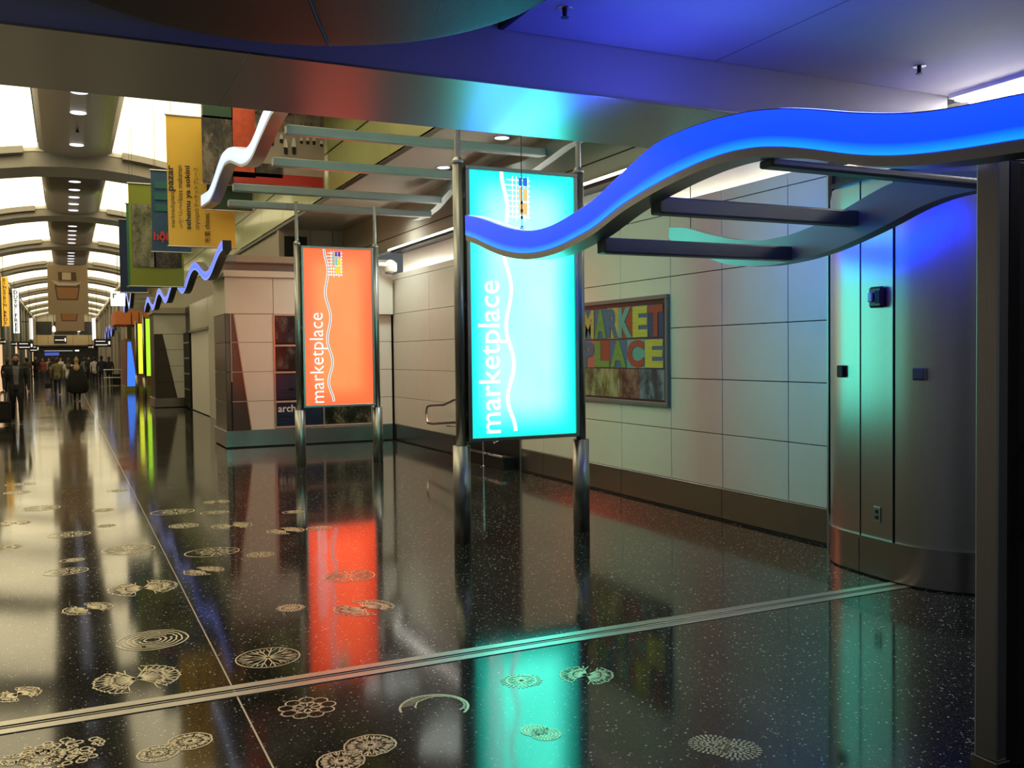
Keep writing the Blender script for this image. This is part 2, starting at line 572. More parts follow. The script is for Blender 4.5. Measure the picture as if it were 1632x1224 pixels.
    o['label'] = {'wheel': 'round spoked brass inlay', 'rings': 'brass inlay of nested rings', 'fan': 'two-lobed fan brass inlay', 'flower': 'flower shaped brass inlay', 'sun': 'spiky sun brass inlay', 'crescent': 'crescent shaped brass inlay', 'kidney': 'kidney shaped brass inlay', 'double': 'double burst brass inlay', 'coral': 'large coral-like brass inlay', 'oval': 'oval brass inlay'}[kind]
    return o
INL = [(28, 1107, 70, 'fan', .5), (218, 1082, 135, 'fan', .2), (243, 1020, 105, 'rings', 0), (427, 1048, 100, 'wheel', .3),
       (85, 1203, 150, 'coral', .2), (280, 1191, 122, 'double', .25), (490, 1128, 92, 'flower', 0), (692, 1127, 108, 'crescent', .5),
       (570, 1200, 150, 'double', .35), (831, 1085, 70, 'sun', 0), (862, 1167, 68, 'kidney', -.8), (935, 1076, 90, 'fan', -.7),
       (1155, 1190, 112, 'kidney', -.6), (228, 937, 106, 'fan', .1), (140, 970, 76, 'fan', .5), (105, 911, 64, 'oval', .2),
       (325, 910, 64, 'fan', .6), (338, 880, 82, 'oval', .1), (415, 884, 42, 'wheel', 0), (205, 876, 78, 'wheel', .2),
       (463, 969, 48, 'sun', 0), (556, 918, 82, 'wheel', .1), (580, 969, 98, 'fan', .5), (65, 810, 54, 'wheel', 0),
       (165, 813, 32, 'wheel', 0), (170, 838, 28, 'flower', 0), (22, 834, 48, 'fan', .2), (110, 852, 60, 'oval', 0),
       (14, 872, 38, 'fan', 0), (115, 893, 34, 'oval', 0), (275, 816, 64, 'oval', 0), (293, 838, 44, 'wheel', 0),
       (370, 838, 64, 'fan', .1), (455, 846, 60, 'fan', .4), (342, 817, 42, 'oval', 0), (345, 800, 40, 'fan', 0),
       (33, 772, 42, 'oval', 0), (28, 785, 38, 'wheel', 0), (188, 782, 32, 'oval', 0), (508, 842, 40, 'oval', .2), (467, 816, 32, 'oval', 0)]
for a in INL:
    inlay(a[0], a[1], a[2], a[3], rot=a[4])

# ============================================================ BULKHEAD AND NEAR CEILING
BZ = 3.13; BY0, BY1 = 4.75, 5.80; CZ = 3.435
bm = B(); box(bm, -3.4, 5.70, BY0 + 0.012, BY1 - 0.012, BZ + 0.012, 6.3)
bulk = obj('wall_bulkhead', bm, M_GREY, kind='structure')
bulk['label'] = 'grey lavender bulkhead spanning the concourse above the floor joint'
xs = [-3.4, 0.85, 5.70]
for i in range(2):
    bm = B(); bbox(bm, xs[i] + .002, xs[i + 1] - .002, BY0, BY1, BZ, BZ + 0.012, 0.002)
    o = uv_by(obj('soffit_panel', bm, M_SOFFIT, bulk), lambda c: (c.y, c.x)); o['label'] = 'brushed metal underside of the bulkhead'
bm = B(); box(bm, 2.20, 9.0, -1.0, BY0, CZ, CZ + 0.12)
ceil = obj('ceiling', bm, M_CEIL, kind='structure')
ceil['label'] = 'low painted ceiling in front of the bulkhead'
bm = B(); box(bm, 2.19, 2.22, -1.0, BY0, CZ - .004, 4.3)
obj('ceiling_edge', bm, M_DARK, ceil)
bm = B(); box(bm, 3.66, 3.664, -1.0, BY0, CZ - 0.0008, CZ + .01)
obj('ceiling_joint', bm, M_BLACK, ceil)
bm = B(); box(bm, -3.4, 2.19, -1.0, BY0, 4.3, 4.4)
obj('raised_ceiling', bm, M_DARK, ceil)
# sprinklers
for i, (x, y, l) in enumerate(((2.38, 4.335, 'sprinkler head near the dark dish on the low ceiling'), (4.92, 4.32, 'sprinkler head near the ceiling lamp on the right'))):
    t = thing('sprinkler_head', l, 'sprinkler', (x, y, CZ), 'sprinklers on the low ceiling')
    bm = B(); lathe(bm, (x, y, CZ), [(.036, -.006), (.042, -.003), (.042, 0)], 20); obj('escutcheon', bm, M_CHROME, t, smooth=False)
    bm = B(); lathe(bm, (x, y, CZ), [(.010, -.045), (.012, -.03), (.014, -.006)], 12); obj('body', bm, M_DARK, t)
    bm = B(); lathe(bm, (x, y, CZ), [(.004, -.052), (.022, -.050), (.022, -.047), (.004, -.045)], 16); obj('deflector', bm, M_DARK, t)
# linear lamp
t = thing('linear_ceiling_lamp', 'white linear ceiling lamp above the steel clad corner', 'lamp', (5.79, 2.6, CZ))
bm = B(); box(bm, 5.66, 5.95, 1.2, 4.72, CZ - .03, CZ); obj('housing', bm, M_WHITE, t)
for y0 in (1.25, 2.42, 3.59):
    bm = B(); box(bm, 5.69, 5.78, y0, y0 + 1.1, CZ - .05, CZ - .03); obj('diffuser', bm, M_LAMP, t)
    bm = B(); box(bm, 5.83, 5.92, y0, y0 + 1.1, CZ - .05, CZ - .03); obj('diffuser', bm, M_LAMP, t)
# dark dish
DC = Vector((0.80, 3.52, 3.15)); DR = 1.08
t = thing('ceiling_dish', 'large dark perforated metal dish hanging under the raised ceiling', 'ceiling dish', (DC.x, DC.y, DC.z))
prof = [(0.02, -.05)] + [(DR * math.sin(a * .5 * PI / 12), -.05 * math.cos(a * .5 * PI / 12)) for a in range(1, 13)] + [(DR, .03), (DR - .03, .06), (.02, .08)]
bm = B(); lathe(bm, DC, prof, 72); obj('perforated_disc', bm, M_DISH, t, smooth=True)
bm = B(); tube(bm, [(DC.x + DR * math.cos(a * PI / 36), DC.y + DR * math.sin(a * PI / 36), DC.z + .02) for a in range(73)], .022, 8); obj('rim', bm, M_DARK, t, smooth=True)
for a in range(0, 2):
    bm = B()
    q = a * PI + 1.2
    pts = []
    for k in range(9):
        r = DR * (.06 + .93 * k / 8)
        pts.append((DC.x + r * math.cos(q), DC.y + r * math.sin(q), DC.z - .05 * math.sqrt(max(0, 1 - (r / DR) ** 2)) - .002))
    tube(bm, pts, .006, 5); obj('seam', bm, M_BLACK, t)
for a in range(3):
    q = a * 2 * PI / 3
    bm = B(); tube(bm, [(DC.x + .6 * math.cos(q), DC.y + .6 * math.sin(q), DC.z + .05), (DC.x + .6 * math.cos(q), DC.y + .6 * math.sin(q), 4.3)], .012, 8)
    obj('hanger_rod', bm, M_DARK, t)

# ============================================================ RIGHT WALL
WX = 5.75
bm = B(); box(bm, WX + .03, WX + .25, 5.72, 17.9, 0, 3.12); wr = obj('wall_right', bm, M_DARK, kind='structure')
wr['label'] = 'wall of cream panels beside the marketplace'
ZJ = [0.312, 0.838, 1.37, 1.897, 2.437, 3.09, 3.205]
YJ = [5.97, 6.455, 7.378, 8.235, 9.22, 10.2, 11.18, 11.86]
YJ2 = [13.85, 15.5, 17.5]
PY0, PY1, PZ0, PZ1 = 8.24, 10.14, 1.064, 2.255
for seq in (YJ, YJ2):
    for i in range(len(seq) - 1):
        for k in range(len(ZJ) - 1):
            y0, y1, z0, z1 = seq[i], seq[i + 1], ZJ[k], ZJ[k + 1]
            bm = B(); bbox(bm, WX, WX + .028, y0 + .004, y1 - .004, z0 + .004, z1 - .004, .003)
            obj('panel', bm, M_PANEL, wr)
for seq in (YJ, YJ2):
    bm = B(); bbox(bm, WX - .012, WX + .03, seq[0], seq[-1], 0.02, ZJ[0], .003); o = obj('baseboard', bm, M_STEELB, wr)
    bm = B(); box(bm, WX - .004, WX + .03, seq[0], seq[-1], 0.0, 0.02); obj('shadow_gap', bm, M_BLACK, wr)
    for y in seq[2:-1:2]:
        bm = B(); box(bm, WX - .0135, WX - .011, y - .002, y + .002, .02, ZJ[0]); obj('base_joint', bm, M_BLACK, wr)
bm = B(); box(bm, WX - .016, WX + .03, 5.955, 5.972, 0.0, 3.2); obj('end_trim', bm, M_STEEL, wr)
# recess in the wall
bm = B(); box(bm, WX + .25, WX + .9, 11.86, 13.85, 0, 3.2); obj('recess_back', bm, M_DARK, wr)
for y in (11.86, 13.83):
    bm = B(); box(bm, WX - .02, WX + .3, y, y + .02, 0, 3.5); obj('recess_jamb', bm, M_STEEL, wr)
# cove above the wall panels
bm = B(); box(bm, WX + .22, WX + .27, 5.8, 17.5, 3.1, 3.62); cv = obj('cove_back', bm, M_WHITE, wr)
bm = B(); box(bm, WX - .02, WX + .25, 5.8, 17.5, 3.62, 3.66); obj('cove_top', bm, M_DARK, wr)
bm = B(); box(bm, WX - .05, WX + .12, 5.8, 19.8, 3.66, 3.70); obj('cove_ledge', bm, M_ALU, wr)
for y0 in [5.9 + 1.45 * i for i in range(9)]:
    t = thing('cove_tube_lamp', 'white tube lamp in the cove above the wall panels, number along the wall', 'lamp', (WX + .1, y0 + .7, 3.12), 'tube lamps in the wall cove')
    t['label'] = 'white tube lamp hidden in the cove above the cream wall panels'
    bm = B(); tube(bm, [(WX + .10, y0, 3.175), (WX + .10, y0 + 1.4, 3.175)], .018, 10); obj('tube', bm, M_COVE, t)
    bm = B(); box(bm, WX + .08, WX + .12, y0 + .02, y0 + 1.38, 3.12, 3.158); obj('batten', bm, M_WHITE, t)
# lit slot above the ledge
for i, y0 in enumerate([6.0, 8.9, 11.8, 14.7]):
    bm = B(); box(bm, WX - .055, WX - .05, y0, y0 + 2.88, 3.665, 3.695)
    o = obj('slot_lamp', bm, M_COVE, base=(WX - .05, y0 + 1.4, 3.66))
    tag(o, ['slim white slot light high on the wall nearest the bulkhead', 'slim white slot light high on the wall beyond the turquoise sign', 'slim white slot light high on the wall behind the turquoise sign', 'slim white slot light high on the wall near the far corner'][i], 'lamp', 'slot lights above the wall')
# upper wall, alcove ceiling, glass wall
bm = B(); box(bm, WX + .0, WX + .25, 5.8, 26, 3.70, 4.46)
uw = obj('wall_upper_right', bm, M_TAN, kind='structure'); uw['label'] = 'tan wall above the cove'
bm = B(); box(bm, WX - .004, WX + .01, 5.8, 20, 3.91, 3.925); obj('reveal', bm, M_BLACK, uw)
bm = B(); box(bm, 4.3, WX + .25, 5.8, 26, 4.46, 4.54)
ac = obj('ceiling_alcove', bm, M_TAN, kind='structure'); ac['label'] = 'tan ceiling over the marketplace alcove'
bm = B(); box(bm, 4.285, 4.30, 5.8, 31, 4.44, 4.50); obj('edge_trim', bm, M_DARK, ac)
for i, (y, l, pw) in enumerate(((11.2, 'added unseen downlight in the alcove ceiling between the two signs', 80), (13.3, 'added unseen downlight in the alcove ceiling near the orange sign', 170), (16.2, 'added unseen downlight in the alcove ceiling in front of the kiosk', 330))):  # unseen lamps, added to bring whiter light into the alcove
    t = thing('added_downlight', l, 'lamp', (5.20, y, 4.46), 'added downlights in the alcove ceiling')
    bm = B(); lathe(bm, (5.20, y, 4.46), [(.10, -.006), (.12, -.008), (.13, -.002), (.13, 0)], 20); obj('trim_ring', bm, M_ALU, t)
    bm = B(); lathe(bm, (5.20, y, 4.46), [(.01, -.009), (.095, -.009), (.095, -.007)], 20); obj('lens', bm, M_DOWN, t)
    ld = bpy.data.lights.new('downlight', 'SPOT'); ld.energy = pw; ld.color = (.92, 1.0, .90); ld.spot_size = 2.6; ld.spot_blend = .8; ld.shadow_soft_size = .5
    lo_ = bpy.data.objects.new('fill_light', ld); C.objects.link(lo_); lo_.parent = t; lo_.location = (0, 0, -.03)
gw = struct_root('wall_glass', (4.3, 5.8, 4.5), 'yellow green glass clerestory wall above the alcove')
for i in range(20):
    y0 = 5.8 + 2.45 * i
    for z0, z1 in ((4.51, 5.25), (5.27, 6.055)):
        bm = B(); bbox(bm, 4.30, 4.33, y0 + .006, y0 + 2.44, z0, z1, .003); obj('glass_panel', bm, M_GLASSW, gw)
bm = B(); box(bm, 4.29, 4.33, 5.8, 54.8, 5.25, 5.27); obj('mullion', bm, M_DARK, gw)
bm = B(); box(bm, 4.34, 4.54, 21.3, 54.8, 0.0, 4.52)
o = obj('wall_shops', bm, M_TAN, kind='structure'); o['label'] = 'tan wall behind the kiosks on the right side'
# end wall above the kiosk
bm = B(); box(bm, 4.3, WX + .25, 21.0, 21.2, 0, 4.46)
ew = obj('wall_end', bm, M_TAN, kind='structure'); ew['label'] = 'tan end wall above the far kiosk'
bm = B(); box(bm, 4.42, 4.92, 20.97, 21.0, 3.5, 4.3); obj('dark_opening', bm, M_BLACK, ew)
for x in (5.0, 5.5):
    bm = B(); box(bm, x, x + .008, 20.99, 21.0, 3.4, 4.46); obj('joint', bm, M_DARK, ew)

# ---- low kerb, handrail in the wall recess
t = thing('recess_plinth', 'low dark plinth with a steel nosing in the wall recess', 'plinth', (5.72, 12.8, 0))
bm = B(); bbox(bm, 5.56, 5.74, 12.05, 13.75, 0, .17, .004); obj('body', bm, M_DARK, t)
bm = B(); bbox(bm, 5.53, 5.6, 12.05, 13.75, .17, .205, .006); obj('nosing', bm, M_CHROME, t)
t = thing('handrail', 'chrome handrail with a looped end left of the turquoise sign', 'handrail', (5.5, 13.4, 0))
pts = []
A = ray(725, 637, 'x', 5.5); Bp = ray(708, 645, 'x', 5.5); Cp = ray(688, 646, 'x', 5.5)
pts += [(5.5, 12.6, .95), tuple(A), tuple(Bp), tuple(Cp)]
pc = ray(684, 660, 'x', 5.5)
for k in range(1, 8):
    a = PI / 2 + k * PI / 8
    pts.append((5.5, pc.y - .155 * math.cos(a) * .8, .642 + .155 * math.sin(a)))
D = ray(690, 675, 'x', 5.5); E_ = ray(725, 673, 'x', 5.5)
pts += [tuple(D), tuple(E_), (5.5, 12.6, .56)]
bm = B(); tube(bm, pts, .024, 10); obj('rail', bm, M_CHROME, t, smooth=True)
for y, z in ((12.62, .95), (14.1, .50)):
    bm = B()
    if y < 13: cyl(bm, 5.5, y, 0, z, .016, 12)
    else: tube(bm, [(5.5, y, z), (5.74, y, z - .02)], .010, 8)
    obj('post' if y < 13 else 'wall_bracket', bm, M_CHROME, t, smooth=True)
bm = B(); lathe(bm, (5.5, 12.62, 0), [(.05, 0), (.05, .012), (.02, .02)], 16); obj('flange', bm, M_CHROME, t)
bm = B(); tube(bm, [tuple(ray(787, 705, 'x', 5.5)), tuple(ray(801, 697, 'x', 5.5)), (5.5, 11.9, .5)], .019, 10); obj('ramp_rail', bm, M_CHROME, t, smooth=True)

# ---- market place picture
t = thing('framed_sign', 'framed block-letter MARKET PLACE picture on the cream wall', 'picture', (WX, (PY0 + PY1) / 2, PZ0))
fx = WX - .045
for a in ((PY0, PY1, PZ0, PZ0 + .045), (PY0, PY1, PZ1 - .045, PZ1), (PY0, PY0 + .045, PZ0 + .045, PZ1 - .045), (PY1 - .045, PY1, PZ0 + .045, PZ1 - .045)):
    bm = B(); bbox(bm, fx, WX + .002, *a, .004); obj('frame_bar', bm, mat('grey_frame', (.16, .17, .17), .45, .2), t)
bm = B(); box(bm, fx + .028, WX, PY0 + .04, PY1 - .04, PZ0 + .04, PZ1 - .04)
bd = obj('backing', bm, mat('picture_back', (0.012, 0.02, 0.03), 0.4), t)
def wood(n, c): return mat('wood_' + n, c, 0.55, 0, .35, 9, stretch=(1, .6, 14))
OC, GR, BL, TE, YE, RE, NV, PK = [wood(n, c) for n, c in (('ochre', (.50, .36, .10)), ('green', (.14, .28, .07)), ('blue', (.05, .13, .26)), ('teal', (.10, .33, .32)), ('yellow', (.52, .46, .07)), ('red', (.34, .06, .04)), ('navy', (.02, .06, .14)), ('rose', (.46, .15, .12)))]
yl, yr = PY1 - .075, PY0 + .085        # left end (far) to right end (near)
def letters(word, cols, z0, z1, edges):
    for ch, (bg, fg), (a, b_) in zip(word, cols, edges):
        ya = yl + (yr - yl) * a; yb = yl + (yr - yl) * b_
        bm = B(); box(bm, fx + .022, fx + .03, yb + .003, ya - .003, z0 + .003, z1 - .003); p = obj('letter_block', bm, bg, t)
        g = text_bm(ch, 1, .5, bold=.05); fit(g, (ya - yb) * .94, (z1 - z0) * .94)
        zs = [v.co.z for v in g.verts]
        for v in g.verts: v.co.z = .006 if v.co.z > (min(zs) + max(zs)) / 2 else 0
        place(g, side((fx + .022, ya - (ya - yb) * .03, z0 + (z1 - z0) * .03)))
        obj('letter', g, fg, p)
rows = (PZ1 - .09, PZ0 + .735, PZ0 + .40, PZ0 + .07)
letters('MARKET', ((BL, OC), (BL, GR), (OC, BL), (RE, TE), (BL, YE), (NV, RE)), rows[1] + .004, rows[0], ((0, .17), (.17, .335), (.335, .48), (.48, .65), (.65, .83), (.83, 1)))
letters('PLACE', ((PK, BL), (RE, GR), (BL, GR), (TE, RE), (BL, YE)), rows[2] + .004, rows[1] - .004, ((0, .17), (.17, .37), (.37, .58), (.58, .79), (.79, 1)))
pics = [crowd_mat('print_a', [(.03, .05, .03), (.16, .20, .10), (.30, .34, .20)], 14), crowd_mat('print_b', [(.06, .07, .02), (.24, .24, .10), (.34, .34, .2)], 14), crowd_mat('print_c', [(.03, .02, .02), (.18, .10, .08), (.28, .18, .16)], 14), crowd_mat('print_d', [(.01, .03, .05), (.05, .12, .17), (.18, .26, .3)], 14)]
for i, (a, b_) in enumerate(((0, .25), (.25, .49), (.49, .73), (.73, 1))):
    bm = B(); box(bm, fx + .022, fx + .03, yl + (yr - yl) * b_, yl + (yr - yl) * a, rows[3], rows[2] - .004); obj('photo_tile', bm, pics[i], t)

# ============================================================ CURVED STEEL CORNER
PLAN = [(5.74, 5.955), (5.50, 5.69), (5.36, 5.535), (5.297, 5.40), (5.268, 5.22), (5.252, 5.05), (5.242, 4.90), (5.238, 4.80), (5.25, 4.66), (5.30, 4.50), (5.39, 4.37), (5.52, 4.26), (5.68, 4.17), (5.88, 4.10), (6.2, 4.06)]
def resample(pl, step=.008):
    # Catmull-Rom through the plan points
    out = []
    for i in range(len(pl) - 1):
        p0 = Vector(pl[max(i - 1, 0)]); p1 = Vector(pl[i]); p2 = Vector(pl[i + 1]); p3 = Vector(pl[min(i + 2, len(pl) - 1)])
        n = max(2, int((p2 - p1).length / step))
        for k in range(n):
            u = k / n
            out.append(.5 * ((2 * p1) + (p2 - p0) * u + (2 * p0 - 5 * p1 + 4 * p2 - p3) * u * u + (3 * p1 - p0 - 3 * p2 + p3) * u ** 3))
    out.append(Vector(pl[-1]))
    return out
CV = resample(PLAN)
def sheet(bm, pts, z0, z1, th, inset=0.0):
    P_ = []
    for i, p in enumerate(pts):
        t_ = (pts[min(i + 1, len(pts) - 1)] - pts[max(i - 1, 0)]).normalized()
        n_ = Vector((-t_.y, t_.x))          # points away from the room for this direction
        if n_.x < 0 and False: n_ = -n_
        P_.append((p, n_))
    o = [p + n_ * inset for p, n_ in P_]; q = [p + n_ * (inset + th) for p, n_ in P_]
    rows_ = [[bm.verts.new((a.x, a.y, z)) for a in s] for s in (o, q) for z in (z0, z1)]
    a0, a1, b0, b1 = rows_
    for i in range(len(pts) - 1):
        bm.faces.new((a0[i], a0[i + 1], a1[i + 1], a1[i])); bm.faces.new((b0[i], b1[i], b1[i + 1], b0[i + 1]))
        bm.faces.new((a1[i], a1[i + 1], b1[i + 1], b1[i])); bm.faces.new((a0[i], b0[i], b0[i + 1], a0[i + 1]))
    for i in (0, -1):
        bm.faces.new((a0[i], a1[i], b1[i], b0[i]))
    return bm
t_ = (CV[1] - CV[0])
pillar = struct_root('wall_steel_corner', (5.6, 5.0, 0), 'curved brushed steel wall corner beside the doorway')
PT = 2.87
def yseg(y1, y0):
    return [p for p in CV if y0 - 1e-6 <= p.y <= y1 + 1e-6]
for i, (ya, yb) in enumerate(((5.96, 5.156), (5.146, 4.827), (4.815, 4.0))):
    s = yseg(ya, yb)
    bm = B(); sheet(bm, s, .285, PT, .02, .012); uv_by(obj('steel_panel', bm, M_STEELC, pillar, smooth=True), lambda c: (-c.y + .6 * c.x, c.z))
bm = B(); sheet(bm, CV, 0.0, PT - .01, .02, .05); obj('backing', bm, M_BLACK, pillar)
for ya, yb in ((5.96, 5.152), (5.148, 4.0)):
    bm = B(); sheet(bm, yseg(ya, yb), .012, .262, .03, -.004); obj('base_ring', bm, M_STEELB, pillar, smooth=True)
bm = B(); sheet(bm, CV, .262, .285, .03, -.012); obj('base_lip', bm, M_STEELB, pillar, smooth=True)
bm = B(); sheet(bm, CV, 0.0, .012, .03, .004); obj('shadow_gap', bm, M_BLACK, pillar)
bm = B(); sheet(bm, yseg(5.45, 4.0), PT, PT + .03, .16, -.03); obj('cap', bm, M_DARK, pillar)
bm = B(); box(bm, 5.9, 6.1, 4.0, 5.8, PT, CZ); obj('white_upstand', bm, M_WHITE, pillar)
bm = B(); box(bm, 6.1, 6.3, -1.0, 5.8, 0, CZ); obj('backing_wall', bm, M_DARK, pillar)
t = thing('cove_tube_lamp', 'added white tube lamp brightening the upstand above the curved steel corner', 'lamp', (5.72, 5.0, PT + .03), 'tube lamps in the wall cove')  # extra lamp, added to whiten the upstand behind it
bm = B(); tube(bm, [(5.75, 4.30, PT + .07), (5.75, 5.44, PT + .07)], .018, 10); obj('tube', bm, M_COVE, t)
bm = B(); box(bm, 5.73, 5.77, 4.30, 5.44, PT + .03, PT + .052); obj('batten', bm, M_WHITE, t)
bm = B(); box(bm, 5.42, 5.90, 4.30, 5.45, PT - .01, PT + .029); obj('top_deck', bm, M_DARK, pillar)
# devices on the steel
def near(y):
    return min(CV, key=lambda p: abs(p.y - y))
def dev(name, label, cat, y, z, parts):
    p = near(y)
    i = CV.index(p); tt = (CV[i + 1] - CV[i - 1]).normalized()
    n = Vector((tt.y, -tt.x))        # into the room
    if n.x > 0: n = -n
    n = Vector((n.x, n.y)); 
    o3 = Vector((p.x - n.x * .012, p.y - n.y * .012, z))
    xa = Vector((n.y, -n.x, 0)); 
    if xa.y > 0: xa = -xa
    m = M4(xa, (0, 0, 1), (n.x, n.y, 0), o3)
    t = thing(name, label, cat, o3)
    for nm, fn, mt in parts:
        bm = fn(); place(bm, m); obj(nm, bm, mt, t)
    return t
def bx(*a, w=.003):
    return lambda: bbox(B(), *a, w)
M_REDP = mat('maroon_plastic', (.06, .012, .014), .35)
M_GREYP = mat('grey_plastic', (.10, .10, .10), .5)
M_LENS = mat('clear_lens', (.55, .58, .55), .1, .3)
dev('fire_alarm_strobe', 'dark red fire alarm strobe on the steel corner', 'fire alarm', 4.965, 2.02, (
    ('housing', bx(-.065, .065, -.075, .075, 0, .045, w=.014), M_REDP), ('strobe_lens', bx(-.055, -.01, -.035, .035, .045, .062, w=.008), M_LENS), ('horn_grille', bx(.005, .055, -.045, .045, .045, .05), M_BLACK)))
dev('card_reader', 'small black wall device on the left steel panel', 'wall device', 5.35, 1.485, (('housing', bx(-.038, .038, -.045, .045, 0, .03, w=.006), M_BLACK), ('side_plate', bx(-.05, -.036, -.045, .045, 0, .02), M_GREYP)))
dev('wall_thermostat', 'small grey square wall device on the right steel panel', 'wall device', 4.61, 1.475, (('housing', bx(-.045, .045, -.042, .042, 0, .03, w=.006), M_GREYP), ('cover', bx(-.035, .035, -.032, .032, .03, .035), M_GREYP)))
dev('power_outlet', 'bright metal power outlet low on the steel corner', 'outlet', 4.975, .46, (('plate', bx(-.034, .034, -.055, .055, 0, .008, w=.002), M_ALU), ('socket', bx(-.016, .016, .008, .036, .008, .012), M_BLACK), ('socket', bx(-.016, .016, -.036, -.008, .008, .012), M_BLACK)))

# ---- door post and dark door at the right edge
t = thing('steel_post', 'brushed steel post at the right edge holding the blue canopy', 'post', (3.22, 2.5, 0))
bm = B(); bbox(bm, 3.185, 3.245, 2.43, 2.528, 0.06, 2.36, .006, 2); obj('shaft', bm, M_STEEL, t)
bm = B(); bbox(bm, 3.175, 3.255, 2.42, 2.538, 0, .06, .004); obj('foot', bm, M_STEELB, t)
bm = B(); bbox(bm, 3.175, 3.26, 2.42, 2.538, 2.36, 2.38, .004); obj('cap', bm, M_DARK, t)
t = thing('dark_door_leaf', 'near-black door leaf at the far right edge of the view', 'door', (3.7, 2.47, 0))
bm = B(); bbox(bm, 3.262, 4.2, 2.45, 2.50, 0.01, 2.36, .004); obj('leaf', bm, M_BLACK, t)
bm = B(); bbox(bm, 3.262, 3.32, 2.44, 2.45, 0.01, 2.36, .002); obj('stile', bm, M_DARK, t)
bm = B(); bbox(bm, 3.36, 3.38, 2.40, 2.42, .9, 1.3, .006); hd = obj('pull_handle', bm, M_DARK, t)
for z in (.92, 1.27):
    bm = B(); box(bm, 3.362, 3.378, 2.42, 2.45, z, z + .016); obj('handle_stud', bm, M_DARK, t)

# ============================================================ WAVE CANOPIES
def interp(tab, x):
    tab = sorted(tab)
    if x <= tab[0][0]: return tab[0][1]
    if x >= tab[-1][0]: return tab[-1][1]
    for (a, b_), (c, d) in zip(tab, tab[1:]):
        if a <= x <= c:
            return b_ + (d - b_) * (x - a) / (c - a)
def smooth_tab(tab, y0, y1, n):
    ys = [y0 + (y1 - y0) * i / n for i in range(n + 1)]
    z = [interp(tab, y) for y in ys]
    for _ in range(3):
        z = [z[0]] + [(z[i - 1] + 2 * z[i] + z[i + 1]) / 4 for i in range(1, n)] + [z[-1]]
    return ys, z
def wave_ribbon(root, X, ys, zt, zb, depth, face_m, body_m, name='wave_ribbon', facing=-1, lip=0.0, drop=0.0, top_m=None, back_m=None):
    """box-section ribbon running along Y; its lit face looks to facing*X"""
    n = len(ys)
    xf = X; xb = X - facing * depth
    b_ = B()
    ring = []
    for i in range(n):
        ring.append([b_.verts.new(p) for p in ((xf, ys[i], zb[i] - lip - drop), (xf, ys[i], zt[i] + lip), (xb, ys[i], zt[i] + lip), (xb, ys[i], zb[i] - lip - drop))])
    for i in range(n - 1):
        for k in range(4):
            b_.faces.new((ring[i][k], ring[i][(k + 1) % 4], ring[i + 1][(k + 1) % 4], ring[i + 1][k]))
    b_.faces.new(ring[0]); b_.faces.new(ring[-1])
    r = obj(name, b_, body_m, root)
    if face_m:
        b_ = B(); uv = b_.loops.layers.uv.verify()
        off = facing * .004
        lo = [b_.verts.new((xf + off, ys[i], zb[i])) for i in range(n)]
        hi = [b_.verts.new((xf + off, ys[i], zt[i])) for i in range(n)]
        for i in range(n - 1):
            f = b_.faces.new((lo[i], lo[i + 1], hi[i + 1], hi[i]))
            for l, v in zip(f.loops, (0, 0, 1, 1)): l[uv].uv = (i / n, v)
        f = obj('lit_face', b_, face_m, r)
    if back_m:
        b_ = B(); uv = b_.loops.layers.uv.verify()
        off = -facing * .004
        lo = [b_.verts.new((xb + off, ys[i], zb[i])) for i in range(n)]
        hi = [b_.verts.new((xb + off, ys[i], zt[i])) for i in range(n)]
        for i in range(n - 1):
            f = b_.faces.new((lo[i], lo[i + 1], hi[i + 1], hi[i]))
            for l, v in zip(f.loops, (0, 0, 1, 1)): l[uv].uv = (i / n, .5 + v * .5)
        obj('lit_back_face', b_, back_m, r)
    if top_m:
        b_ = B()
        lo = [b_.verts.new((xf + (xb - xf) * .15, ys[i], zt[i] + lip + .003)) for i in range(n)]
        hi = [b_.verts.new((xf + (xb - xf) * .85, ys[i], zt[i] + lip + .003)) for i in range(n)]
        for i in range(n - 1):
            b_.faces.new((lo[i], lo[i + 1], hi[i + 1], hi[i]))
        obj('lit_top', b_, top_m, r)
    return r
M_BLUE = ribbon_mat('blue_acrylic', (.0008, .060, .9), (.0004, .011, .75), (.0012, .0135, .62), BLUE_E)
M_BLUEB = ribbon_mat('blue_acrylic_back', (.001, .02, .8), (.001, .014, .75), (.001, .0135, .7), BLUE_E * .45)
M_WHITEB = ribbon_mat('ice_white_acrylic', (.45, .60, 1.0), (.62, .72, .95), (.55, .68, 1.0), 1.25)
M_VIOLB = ribbon_mat('violet_blue_acrylic', (.30, .42, 1.0), (.10, .20, .95), (.22, .25, .9), 1.2)
# --- near canopy, blue
XR = 3.0
top_px = [(742, 344), (760, 347.5), (774.7, 352), (789, 358), (804, 363), (819, 367), (833.5, 369), (848, 369), (863, 366), (877.6, 361.5), (892, 354), (900, 350), (945, 321), (990, 278), (1034, 238), (1051, 225), (1093, 206), (1145, 189), (1198, 177.5), (1250, 173.5), (1302, 176), (1354, 181), (1407, 182.8), (1459, 181.7), (1511, 175), (1563, 164.5), (1632, 150), (1700, 140)]
bot_px = [(742, 374), (760, 380), (774.7, 388), (789, 394), (804, 399), (819, 402), (833, 403.4), (848, 402.6), (863, 400.4), (877.6, 396), (892, 391), (900, 387), (945, 362.6), (990, 326), (1034.5, 298), (1079, 274), (1124, 253.6), (1169, 239), (1214, 232.5), (1259, 233.5), (1303.6, 238), (1348, 244.7), (1393, 247.8), (1438, 247), (1483, 243), (1528, 237), (1572.6, 230), (1632, 220), (1700, 212)]
tt = [(p.y, p.z) for p in (ray(x, y, 'x', XR) for x, y in top_px)]
tb = [(p.y, p.z) for p in (ray(x, y, 'x', XR) for x, y in bot_px)]
yend = tt[0][0]
